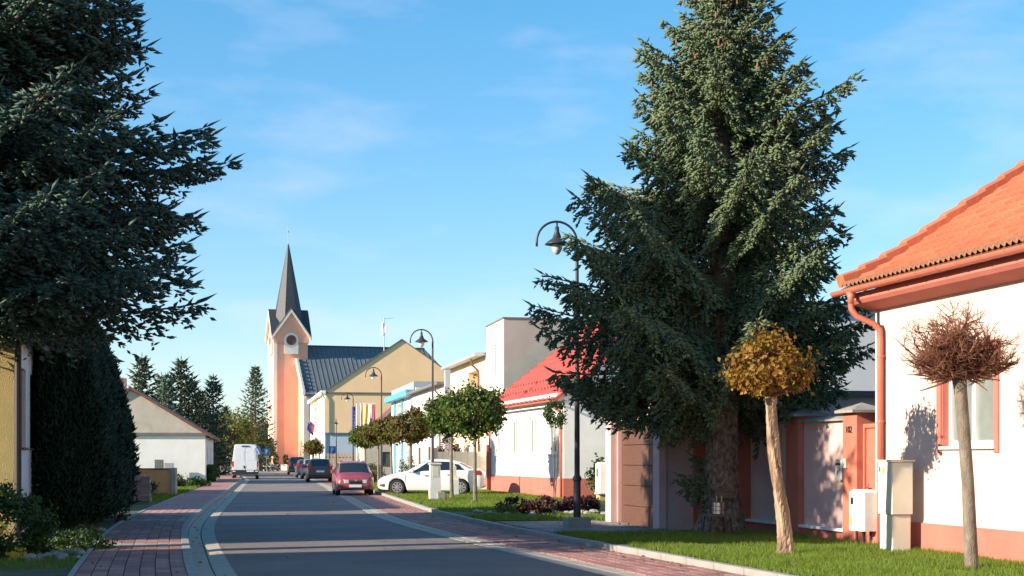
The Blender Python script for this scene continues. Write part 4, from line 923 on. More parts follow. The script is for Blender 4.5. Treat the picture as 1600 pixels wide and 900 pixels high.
def spruce(root, seed, H, z0, rfun, dz, secstep, shstep, shlen, rad, m, trunk_r, droop=.0, extra=(), cones=0, flare=1.0, bark=True, nb=(5, 8), sec_k=.42, lvar=(.78, 1.08), rise=1.0, sdroop=(.2, 1.05)):
    rng = np.random.default_rng(seed); PP, DD, LL = [], [], []; br = MB(); tips = []
    z = z0; specs = []
    while z < H - .25:
        f = (z - z0) / (H - z0); n = rng.integers(nb[0], nb[1]) if f < .85 else 4
        a0 = rng.uniform(0, 6.28)
        for k in range(n):
            az = a0 + k * 2 * math.pi / n + rng.uniform(-.3, .3); L = rfun(z, az) * rng.uniform(*lvar)
            if L > .15: specs.append((z + rng.uniform(-.1, .1), az, L, f))
        z += dz * rng.uniform(.8, 1.2) * (1 - .35 * f)
    specs += [(e[0], e[1], e[2], e[3]) for e in extra]
    for (zb, az, L, f) in specs:
        d = np.array([math.cos(az), math.sin(az), 0]); lat = np.array([-d[1], d[0], 0])
        a = (-.42 + .95 * rise * f ** 1.2) + rng.uniform(-.1, .1) - (droop(az) if callable(droop) else droop); b = .30 - .1 * f + rng.uniform(-.05, .08)
        P = lambda t: np.array([0, 0, zb]) + d * L * np.atleast_1d(t)[:, None] * .985 + np.array([0, 0, 1.]) * (L * (a * np.atleast_1d(t) + b * np.atleast_1d(t) ** 2))[:, None]
        tt = np.linspace(0, 1, 6); pts = P(tt)
        r0 = .012 + .011 * L; br.tube([tuple(q) for q in pts], [r0 * (1 - .85 * t) for t in tt], 4, False)
        m2 = max(3, int(L * .86 / secstep)); t = np.repeat(np.linspace(.12, 1.0, m2), 2) + rng.uniform(-.02, .02, m2 * 2); t = np.clip(t, .08, 1)
        side = np.tile([1., -1.], m2); tan = unit(d[None] * .985 + np.array([[0, 0, 1.]]) * (a + 2 * b * t)[:, None])
        ang = np.radians(rng.uniform(35, 68, m2 * 2)); dr = rng.uniform(*sdroop, m2 * 2) * (1 - .6 * f)
        sd = unit(tan * np.cos(ang)[:, None] + lat[None] * (side * np.sin(ang))[:, None] - np.array([[0, 0, 1.]]) * dr[:, None])
        ls = (.16 + sec_k * L * np.minimum(1, (1.05 - t)) * (.35 + .65 * np.minimum(1, t * 2.2))) * rng.uniform(.65, 1.2, m2 * 2); ls = np.minimum(ls, 1.25)
        sp = P(t)
        k = np.maximum(3, (ls / shstep * 2).astype(int)); idx = np.repeat(np.arange(m2 * 2), k)
        u = rng.uniform(.02, 1.0, len(idx)) ** .8
        pos = sp[idx] + sd[idx] * (ls[idx] * u)[:, None] - np.array([[0, 0, 1.]]) * (ls[idx] * .22 * u ** 2)[:, None]
        l2 = unit(np.cross(sd[idx], np.array([[0, 0, 1.]]))); s2 = np.where(rng.random(len(idx)) < .5, 1., -1.)
        dirv = unit(sd[idx] * .75 + l2 * (s2 * .6)[:, None] + rng.normal(0, .24, (len(idx), 3)) + np.array([[0, 0, .06]]))
        PP.append(pos); DD.append(dirv); LL.append(shlen * rng.uniform(.65, 1.35, len(idx)) * (1 - .3 * u))
        # shoots along the leading third of the branch itself and an upturned tip
        q = max(5, int(L / shstep * .8)); tq = rng.uniform(.35, 1.0, q); pq = P(tq)
        PP.append(pq); DD.append(unit(d[None] * .8 + lat[None] * rng.normal(0, .6, (q, 1)) + np.array([[0, 0, .35]]) + rng.normal(0, .15, (q, 3)))); LL.append(shlen * rng.uniform(.7, 1.4, q))
        PP.append(P(1.0)); DD.append(unit(d[None] * .8 + np.array([[0, 0, .45]]))); LL.append(np.array([shlen * 1.9]))
        tips.append((P(.8)[0], f))
    # leader
    PP.append(np.array([[0, 0, H - .3]])); DD.append(np.array([[0, 0, 1.]])); LL.append(np.array([.5]))
    V, F = spindles(np.concatenate(PP), np.concatenate(DD), np.concatenate(LL), rad, rng)
    c = npmesh('crown', V, F, m, root)
    stuff(br.build('branches', M['bark_grey'], root, fix=False))
    # trunk with bark relief
    nz, na = (190, 84) if bark else (14, 8); vs = []
    zs = [H * .97 * (i / (nz - 1)) ** 1.5 for i in range(nz)]
    for zc in zs:
        r = trunk_r * (1 - zc / H) ** .8 * (1 + flare * .75 * math.exp(-zc / .28))
        for j in range(na):
            th = 2 * math.pi * j / na; rr = r
            if bark:
                rr *= 1 + .15 * math.sin(th * 5 + zc * .6) * math.exp(-zc / .8) + .055 * abs(math.sin(th * 9 + 1.6 * math.sin(zc * 2.3 + th * 2) + .8 * math.sin(zc * 9))) - .05 * (abs(math.sin(zc * 11 + 2.2 * math.sin(th * 6 + zc)))) ** 6 + rng.normal(0, .016)
            vs.append((math.cos(th) * rr, math.sin(th) * rr, zc - .05))
    tb = MB(); tb.add(vs, [(i * na + j, i * na + (j + 1) % na, (i + 1) * na + (j + 1) % na, (i + 1) * na + j) for i in range(nz - 1) for j in range(na)])
    tb.build('trunk', M['bark'], root, fix=False)
    if cones:
        cb = MB(); pick = [t_ for t_ in tips if t_[1] > .55]; rr = random.Random(seed)
        for i in range(cones):
            p, f = rr.choice(pick); x, y, zc = p[0] + rr.uniform(-.2, .2), p[1] + rr.uniform(-.2, .2), p[2] + rr.uniform(-.25, .1)
            cb.lathe([(.008, 0), (.022, -.03), (.024, -.07), (.008, -.12)], 5, (x, y, zc))
        stuff(cb.build('cones', M['cone'], root, fix=False))
    return root

def prof_lr(tab):
    """asymmetric radius: tab rows (z, r towards -x, r towards +x)"""
    tab = np.array(tab)
    def f(z, az):
        l, r = np.interp(z, tab[:, 0], tab[:, 1]), np.interp(z, tab[:, 0], tab[:, 2]); k = (math.cos(az) + 1) / 2
        return (l * (1 - k) + r * k) * (1 + .1 * math.sin(az * 3 + z * 1.9))
    return f

def front_cut(tab):
    f = prof_lr(tab)
    return lambda z, az: 0 if (z < 3.1 and math.sin(az) < -.5) else f(z, az)
def back_cut(tab):
    f = prof_lr(tab)
    return lambda z, az: 0 if (z < 5.3 and math.cos(az) < .15) else f(z, az)
# big spruce on the right
T = thing('spruce_tree', 'big dense spruce with thick bare lower trunk beside the pink garage', 'tree', (4.2, 29.5, .08), 0, None)
spruce(T, 11, 12.8, 2.8, front_cut([(2.6, 2.7, 2.8), (3.2, 3.3, 3.1), (3.9, 4.05, 3.1), (4.5, 4.15, 3.0), (5.3, 3.8, 2.85), (6.4, 3.2, 2.3), (7.2, 2.3, 2.3), (8.0, 1.85, 2.35), (8.9, 1.5, 1.45), (10.0, .85, 1.0), (11.4, .5, .6), (12.8, .12, .12)]),
       .345, .085, .047, .165, .0245, M['needle'], .36, lambda az: -.03 - .15 * max(0, -math.sin(az)) - .02 * max(0, math.cos(az)),
       extra=[(.9, 2.9, .75, .1), (1.25, 3.3, .85, .1), (1.5, 2.6, .6, .1), (.7, 3.6, .5, .1), (2.3, 3.5, 1.2, .1)], cones=260, nb=(5, 8), lvar=(.80, 1.07), sec_k=.36, sdroop=(.5, 1.5))
# big spruce at the left edge
T = thing('spruce_tree', 'huge dark spruce overhanging the pavement at the left edge', 'tree', (-9.4, 23.75, .05), 0, None)
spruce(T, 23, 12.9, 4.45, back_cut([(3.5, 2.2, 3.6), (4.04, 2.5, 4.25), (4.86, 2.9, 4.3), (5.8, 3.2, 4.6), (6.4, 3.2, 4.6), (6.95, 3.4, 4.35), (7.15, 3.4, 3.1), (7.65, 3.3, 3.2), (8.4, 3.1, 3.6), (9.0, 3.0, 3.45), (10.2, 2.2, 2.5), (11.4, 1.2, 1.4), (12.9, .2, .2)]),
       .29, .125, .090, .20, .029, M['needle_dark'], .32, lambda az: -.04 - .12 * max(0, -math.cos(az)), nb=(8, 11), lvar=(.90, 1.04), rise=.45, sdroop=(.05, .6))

def conifer_src(seed, H, rad_, m, dens=1.0):
    root = thing('far_conifer', 'x', 'tree', (0, 0, -200))
    spruce(root, seed, H, .6, lambda z, az: rad_ * (1 - z / H) ** .8 * (1 + .12 * math.sin(az * 2 + z)), .62, .34 / dens, .19 / dens, .36, .065, m, .2, .0, bark=False, nb=(5, 7))
    return root
CA = conifer_src(31, 12.4, 2.9, M['needle_far']); CB = conifer_src(32, 9.5, 2.2, M['needle_far']); CC_ = conifer_src(33, 9.0, 2.0, M['needle_dark'])
CA.location = (-30.0, 172, 0); CA['label'] = 'single tall spruce left of the church tower'
CB.location = (-37.5, 131, 0); CB['label'] = 'leftmost pale conifer peeping over the white gable house'; CB['group'] = 'conifers behind the gable house'
CC_.location = (-26.6, 131, 0); CC_['label'] = 'dark conifer at the right end of the conifer clump'; CC_['group'] = 'conifers behind the gable house'
GC = 'conifers behind the gable house'
for i, (src, px, y, sc, lab) in enumerate(((CB, 222, 128, 1.12, 'second conifer from the left above the gable house ridge'), (CB, 252, 133, .98, 'thin-topped conifer right of the gable house ridge'), (CC_, 262, 126, .98, 'dark slim conifer in the middle of the clump'),
        (CB, 283, 129, 1.10, 'tallest conifer of the clump behind the white gable house'), (CC_, 300, 131, 1.0, 'conifer with sunlit side near the right of the clump'), (CB, 314, 127, .80, 'lower conifer over the eave of the white gable house'),
        (CB, 352, 178, .85, 'small pale conifer above the white van'))):
    dup(src, lab, ((px - 800) / 2300 * y, y, 0), i * 1.1, sc, GC if i < 6 else None)

def leaf_quads(P, N, size, rng, up=.3):
    n = len(P); a = unit(rng.normal(0, 1, (n, 3)) + N * .9 + np.array([[0, 0, up]])); t = unit(np.cross(a, rng.normal(0, 1, (n, 3)))); b = np.cross(a, t)
    s = (size * rng.uniform(.65, 1.3, n))[:, None]; V = np.empty((n, 5, 3))
    V[:, 0] = P - t * s * .55; V[:, 1] = P + b * s * .42 + a * s * .10; V[:, 2] = P + t * s * .62; V[:, 3] = P - b * s * .42 + a * s * .10; V[:, 4] = P
    base = (np.arange(n) * 5)[:, None, None]
    F = base + np.array([(0, 4, 1), (4, 2, 1), (0, 3, 4), (4, 3, 2)])[None]
    return V.reshape(-1, 3), F.reshape(-1, 3)
def ball_crown(root, seed, c, rx, rz, nleaf, size, m, clumps=70, flat=.0, name='crown', parent=None):
    rng = np.random.default_rng(seed); d = unit(rng.normal(0, 1, (clumps, 3))); rr = rng.uniform(.45, 1.0, (clumps, 1)) ** .6
    C = d * rr; C[:, 2] = np.where(C[:, 2] < 0, C[:, 2] * (1 - flat), C[:, 2])
    k = rng.integers(0, clumps, nleaf); Q = C[k] + rng.normal(0, .13, (nleaf, 3)); N = unit(Q)
    P = Q * np.array([rx, rx, rz]) + np.array(c); V, F = leaf_quads(P, N, size, rng)
    return npmesh(name, V, F, m, parent or root)
def bush_trunk(root, pts, rads, m, n=10, name='trunk'):
    b = MB(); b.tube(pts, rads, n); return b.build(name, m, root, smooth=True)
def crown_limbs(root, c, top, rx, rz, seed, m, n=14):
    rng = random.Random(seed); b = MB()
    for i in range(n):
        a = rng.uniform(0, 6.28); e = rng.uniform(.1, 1.3); L = rng.uniform(.6, .95)
        q = Vector((math.cos(a) * math.cos(e) * rx * L, math.sin(a) * math.cos(e) * rx * L, math.sin(e) * rz * 1.4 * L)); p0 = Vector(top); p1 = p0 + q * .5 + Vector((0, 0, .06)); p2 = p0 + q
        b.tube([p0, p1, p2], [.022, .014, .005], 5, False)
    b.build('limbs', m, root)

# globe trees on the far lawn
GT = 'globe trees along the right lawn'
specs = [(-1.25, 49.7, 3.0, 1.0, .98, 'leaf_green', 'dark green globe tree nearest on the lawn before the white house'), (-2.2, 53.6, 2.95, .86, .86, 'leaf_green', 'lighter green globe tree second along the lawn, behind the meter pillar'),
         (-4.45, 64.4, 2.75, .92, .82, 'leaf_brown', 'brown-topped globe tree at the nose of the white car'), (-5.65, 69.5, 2.75, .82, .66, 'leaf_brown', 'fourth globe tree of the row, turning brown'),
         (-6.85, 75.5, 2.75, .85, .66, 'leaf_brown', 'fifth globe tree of the row beyond the red car'), (-8.1, 81.5, 2.6, .8, .66, 'leaf_green', 'greenest of the far globe trees, near the third lamp'),
         (-17.3, 128, 2.55, .85, .72, 'leaf_brown', 'small brown globe tree in front of the town hall')]
for i, (x, y, zc, rx, rz_, m, lab) in enumerate(specs):
    T = thing('globe_tree', lab, 'tree', (x, y, .1 if i < 6 else -.05), 0, GT)
    rng = random.Random(40 + i); dx, dy = rng.uniform(-.08, .08), rng.uniform(-.1, .1)
    bush_trunk(T, [(0, 0, -.05), (.01, 0, .12), (dx * .5, dy * .5, 1.1), (dx, dy, zc - rz_ * .55)], [.11, .075, .06, .055], M['bark_grey'])
    crown_limbs(T, (dx, dy, zc), (dx, dy, zc - rz_ * .6), rx, rz_, i, M['bark_grey'])
    ball_crown(T, 60 + i, (dx, dy, zc), rx, rz_, 5600 if i < 3 else 3200, .105 if i < 3 else .12, M[m], 95, .25)
# orange globe tree with peeling pale trunk in front
T = thing('globe_tree', 'orange autumn globe tree with thick pale peeling trunk', 'tree', (4.24, 22.8, .08), 0, None)
rng = np.random.default_rng(5); tp = []; na, nz = 26, 60
for i in range(nz):
    t = i / (nz - 1); zc = -.05 + 2.5 * t; cx = -.30 * t + .02 * math.sin(t * 7); cy = -.3 * t; r = (.092 + .06 * math.exp(-t * 9)) * (1 - .12 * t) + (.02 if t > .95 else 0)
    for j in range(na):
        th = 2 * math.pi * j / na; rr = r * (1 + .16 * math.sin(th * 3 + 1.5 * math.sin(zc * 2.2)) * math.sin(zc * 3.1 + th) + .07 * math.sin(th * 7 + zc * 5) + rng.normal(0, .035)); tp.append((cx + rr * math.cos(th), cy + rr * math.sin(th), zc))
b = MB(); b.add(tp, [(i * na + j, i * na + (j + 1) % na, (i + 1) * na + (j + 1) % na, (i + 1) * na + j) for i in range(nz - 1) for j in range(na)] + [tuple(range((nz - 1) * na, nz * na))]); b.build('trunk', M['bark_pale'], T, fix=False)
crown_limbs(T, (-.3, -.3, 2.85), (-.3, -.3, 2.42), .68, .6, 3, M['twig'], 46)
ball_crown(T, 77, (-.3, -.3, 2.83), .62, .56, 3200, .066, M['leaf_orange'], 62, .45)
# bare pollarded globe tree at the right edge
T = thing('bare_globe_tree', 'leafless globe tree with dense ball of brown twigs at right', 'tree', (6.12, 19.6, .08), 0)
bush_trunk(T, [(0, 0, -.05), (.0, 0, .1), (-.05, .0, 1.2), (-.14, .02, 2.4), (-.17, .02, 2.68)], [.115, .092, .082, .085, .10], M['bark_grey'], 14)
rg = random.Random(12); b = MB()
def twig(p, d, L, r, lev):
    p = Vector(p); d = Vector(d).normalized(); n = 3; pts = [p]; q = p.copy()
    for i in range(n):
        d = (d + Vector((rg.gauss(0, .16), rg.gauss(0, .16), rg.gauss(.03, .12)))).normalized(); q = q + d * L / n; pts.append(q.copy())
    if lev and ((q.x + .17) / .93) ** 2 + (q.y / .93) ** 2 + ((q.z - 3.12) / .68) ** 2 > 1.0 + rg.uniform(-.1, .15): return
    b.tube(pts, [r * (1 - .22 * i) for i in range(n + 1)], 4 if lev else 5, False)
    if lev < 3 and ((q.x + .17) / .88) ** 2 + (q.y / .88) ** 2 + ((q.z - 3.12) / .68) ** 2 < 1.0:
        for k in range((5, 5, 4)[lev]):
            j = rg.choice([1, 2, 3]); nd = d + Vector((rg.gauss(0, .75), rg.gauss(0, .75), rg.gauss(.02, .6))); twig(pts[j], nd, L * rg.uniform(.5, .72), r * .55, lev + 1)
for i in range(72):
    a = rg.uniform(0, 6.28); e = rg.uniform(-.3, 1.3); twig((-.17, .02, 2.62), (math.cos(a) * math.cos(e), math.sin(a) * math.cos(e), math.sin(e) * .95), rg.uniform(.36, .56), .023, 0)
b.build('twigs', M['twig'], T, fix=False)

# thuja columns on the left
GH = 'thuja columns of the left hedge'
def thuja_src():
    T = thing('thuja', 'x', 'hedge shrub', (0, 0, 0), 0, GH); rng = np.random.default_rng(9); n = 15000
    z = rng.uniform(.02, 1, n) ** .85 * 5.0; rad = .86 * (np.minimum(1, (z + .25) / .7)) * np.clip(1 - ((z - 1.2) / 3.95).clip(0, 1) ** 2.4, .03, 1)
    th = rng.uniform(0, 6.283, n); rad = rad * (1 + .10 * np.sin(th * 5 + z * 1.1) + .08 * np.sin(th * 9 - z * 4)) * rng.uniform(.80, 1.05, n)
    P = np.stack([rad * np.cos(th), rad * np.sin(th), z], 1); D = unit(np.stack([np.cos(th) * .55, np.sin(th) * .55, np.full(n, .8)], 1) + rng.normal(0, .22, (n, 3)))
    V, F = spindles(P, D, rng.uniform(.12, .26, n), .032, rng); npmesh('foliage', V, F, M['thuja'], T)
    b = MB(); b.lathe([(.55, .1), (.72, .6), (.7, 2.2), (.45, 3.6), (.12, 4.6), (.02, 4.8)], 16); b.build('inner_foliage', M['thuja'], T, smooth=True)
    b = MB(); b.tube([(0, 0, -.05), (0, 0, .5)], [.09, .07], 8); b.build('stem', M['bark_grey'], T)
    return T
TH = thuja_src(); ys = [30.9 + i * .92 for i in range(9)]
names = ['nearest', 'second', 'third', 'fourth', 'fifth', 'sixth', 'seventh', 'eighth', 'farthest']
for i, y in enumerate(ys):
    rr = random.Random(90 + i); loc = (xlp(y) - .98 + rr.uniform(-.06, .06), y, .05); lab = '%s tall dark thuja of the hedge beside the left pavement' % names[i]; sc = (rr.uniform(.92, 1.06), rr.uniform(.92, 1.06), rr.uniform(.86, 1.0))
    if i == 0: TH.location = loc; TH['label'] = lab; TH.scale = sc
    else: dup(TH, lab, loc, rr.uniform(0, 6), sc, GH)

# yellow-flowering bush, low plants, stones
def leafy(name, label, cat, loc, c, rx, rz_, n, size, m, seed, group=None, flat=.2, clumps=50):
    T = thing(name, label, cat, loc, 0, group); ball_crown(T, seed, c, rx, rz_, n, size, M[m], clumps, flat, 'foliage')
    b = MB()
    rg_ = random.Random(seed)
    for k in range(7): a = rg_.uniform(0, 6.28); b.tube([(0, 0, 0), (math.cos(a) * rx * .3, math.sin(a) * rx * .3, c[2] * .7), (math.cos(a) * rx * .6, math.sin(a) * rx * .6, c[2] * 1.2)], [.014, .01, .005], 4, False)
    b.build('stems', M['bark_grey'], T); return T
Bu = leafy('flowering_bush', 'rounded green bush with yellow flower clusters at the bottom left', 'bush', (-7.75, 22.3, .06), (0, 0, .46), .76, .60, 10000, .05, 'leaf_bush', 101, flat=.1)
rg2 = random.Random(6)
for (px, py, pz) in ((.12, -.55, .98), (.02, -.85, .62), (.16, -.86, .60), (.45, -.8, .10), (.0, -.9, .34), (.1, -.9, .22), (-.3, -.75, .7), (.55, -.75, .14), (.3, -.85, .5)):
    b = MB()
    for k in range(16):
        q = Vector((px + rg2.gauss(0, .055), py + rg2.gauss(0, .04), pz + .0 + rg2.gauss(0, .035)))
        for j in range(5):
            a = j * 1.2566 + k; b.quad(q, q + Vector((math.cos(a) * .02, -.012, math.sin(a) * .02)), q + Vector((math.cos(a + .5) * .034, -.004, math.sin(a + .5) * .034)), q + Vector((math.cos(a + 1) * .02, -.012, math.sin(a + 1) * .02)))
    b.build('flower_cluster', M['flower'], Bu, fix=False)
leafy('low_plant', 'low dark green spreading plant beside the flowering bush', 'plant', (-7.05, 24.2, .06), (0, 0, .14), .5, .22, 1500, .05, 'leaf_bush', 102)
leafy('low_plant', 'small yellow-green plant at the pavement edge by the thuja', 'plant', (-7.8, 26.9, .06), (0, 0, .14), .26, .2, 600, .05, 'leaf_yellow', 103)
leafy('low_plant', 'small bright plant at the foot of the far thujas', 'plant', (-9.35, 35.2, .06), (0, 0, .25), .22, .35, 500, .05, 'leaf_bush', 104)
bs = []; rs = random.Random(14)
def stone_mesh(seed):
    rn = random.Random(seed); b = MB(); n, k = 7, 4; vs = []
    for i in range(k + 1):
        ph = -math.pi / 2 + math.pi * i / k
        for j in range(n):
            th = 2 * math.pi * j / n; r = rn.uniform(.75, 1.15); vs.append((math.cos(th) * math.cos(ph) * r, math.sin(th) * math.cos(ph) * r, math.sin(ph) * .6 * r))
    b.add(vs, [(i * n + j, i * n + (j + 1) % n, (i + 1) * n + (j + 1) % n, (i + 1) * n + j) for i in range(k) for j in range(n)]); o = b.build('stone', M['stone']); me = o.data; bpy.data.objects.remove(o); return me
SM = [stone_mesh(i) for i in range(5)]
for i in range(46):
    y = rs.choice([rs.uniform(21.6, 23.2), rs.uniform(25.6, 30.5), rs.uniform(25.6, 30.5)]); x = xlp(y) - rs.uniform(.12, .95); s = rs.uniform(.05, .13)
    o = link('border_stone', SM[i % 5], None, (x, y, .09 + s * .3), rs.uniform(0, 6)); o.scale = (s, s * rs.uniform(.7, 1.2), s); tag(o, 'rough pale stone in the rubble border beside the left pavement', 'stone', 'stones of the left border')
# dark red plants and rocks in the bed before the white house
for i, (px, y, r) in enumerate(((806, 40.2, .48), (852, 40.0, .50), (896, 40.4, .36), (918, 40.8, .34))):
    leafy('heuchera', ['dark red low plant at the left end of the flower bed', 'dark red low plant second from the left in the flower bed', 'dark red plant just left of the lamp post in the bed', 'dark red plant right of the lamp post in the bed'][i], 'plant', ((px - 800) / 2300 * y, y, .08), (0, 0, .2), r, .27, 1100, .07, 'leaf_red', 120 + i, 'dark red plants in the flower bed')
leafy('low_plant', 'pale green plant at the near end of the flower bed', 'plant', ((797 - 800) / 2300 * 39 - .1, 38.9, .08), (0, 0, .12), .3, .18, 500, .05, 'leaf_yellow', 130)
leafy('shrub', 'dark leafy shrub against the side of the white house', 'shrub', (3.0, 47.5, .08), (0, 0, .75), .62, .72, 1500, .10, 'leaf_bush', 131)
leafy('climbing_shrub', 'green climbing shrub on the front of the white house near the lamp', 'shrub', (1.55, 52.6, .08), (0, 0, 3.1), .42, .55, 900, .09, 'leaf_bush', 132)
for i in range(34):
    y = rs.uniform(38.3, 41.6); x = kin(y) + rs.uniform(.8, 5.6); s = rs.uniform(.06, .16)
    o = link('bed_rock', SM[i % 5], None, (x, y, .09 + s * .3), rs.uniform(0, 6)); o.scale = (s, s * .9, s * .9); tag(o, 'pale rock among the red plants of the flower bed', 'rock', 'rocks of the flower bed')
# conical shrub and hedges further along
leafy('cone_shrub', 'small clipped conical shrub behind the white car', 'shrub', (-5.2, 73.5, .08), (0, 0, .7), .55, .9, 1800, .07, 'leaf_bush', 133)
leafy('hedge_shrub', 'rounded dark shrub beneath the far globe trees', 'shrub', (-8.3, 86, .08), (0, 0, .6), .9, .65, 1500, .1, 'leaf_bush', 134)
leafy('hedge_shrub', 'rounded shrub before the blue-trimmed house', 'shrub', (-9.9, 92, .08), (0, 0, .6), .8, .7, 1200, .1, 'leaf_bush', 135)
leafy('red_shrub', 'reddish shrub by the lilac side wall', 'shrub', (-3.4, 79, .08), (0, 0, 1.6), .7, 1.1, 1500, .1, 'leaf_red', 136)
leafy('low_bush', 'clipped round bush on the lawn before the white gable', 'bush', (-18.0, 76, .06), (0, 0, .35), 1.15, .5, 2200, .1, 'leaf_bush', 137)
leafy('low_bush', 'smaller dark bush right of the clipped bush', 'bush', (-17.0, 79, .06), (0, 0, .2), .8, .32, 1200, .1, 'leaf_bush', 138)
leafy('low_bush', 'green bush at the foot of the orange garden wall', 'bush', (-14.9, 58.6, .06), (0, 0, .35), .7, .42, 1600, .08, 'leaf_bush', 139)
b = MB(); hb = thing('clipped_hedge', 'short clipped green hedge at the corner of the white gable house', 'hedge', (-19.0, 91.5, 0), R(9.4)); rngh = np.random.default_rng(4); n = 5000
P = np.stack([rngh.uniform(-.0, .42, n), rngh.uniform(0, 5, n), rngh.uniform(.05, 1.15, n)], 1); V, F = leaf_quads(P, np.zeros((n, 3)), .11, rngh); npmesh('foliage', V, F, M['leaf_bush'], hb)
# background trees beyond the van and around the square
for i, (px, y, zc, rx, rz_, m, lab) in enumerate(((335, 140, 3.0, 2.2, 2.2, 'leaf_brown', 'brown-leaved tree left of the white van'), (362, 165, 4.2, 3.0, 2.9, 'leaf_yellow', 'yellowing tree above the white van'), (346, 190, 4.5, 3.6, 3.4, 'leaf_bush', 'green tree behind the brown-leaved tree'),
        (385, 205, 4.0, 3.4, 3.0, 'leaf_bush', 'dark green tree at the foot of the single spruce'), (408, 180, 2.8, 1.7, 1.6, 'leaf_yellow', 'small yellow-green tree behind the parking sign'), (412, 230, 4.6, 3.6, 3.2, 'leaf_brown', 'brown-green tree far beyond the church square'), (318, 150, 3.6, 2.8, 2.6, 'leaf_bush', 'dark tree behind the corner of the gable house'),
        (300, 240, 5.5, 4.5, 4.0, 'leaf_bush', 'broad tree far behind the gable house'), (372, 260, 5.0, 5.0, 3.8, 'leaf_yellow', 'broad yellowish tree closing the street end'), (425, 275, 5.0, 5.0, 3.6, 'leaf_bush', 'broad green tree behind the church tower foot'))):
    T = thing('street_tree', lab, 'tree', ((px - 800) / 2300 * y, y, -.05), 0, 'trees at the street end')
    bush_trunk(T, [(0, 0, 0), (.05, 0, 1.0), (0, .05, zc - rz_ * .4)], [.2, .15, .1], M['bark_grey'], 8); crown_limbs(T, (0, 0, zc), (0, 0, zc - rz_ * .5), rx, rz_, i, M['bark_grey'])
    ball_crown(T, 200 + i, (0, 0, zc), rx, rz_, 2600, .26, M[m], 60, .2)
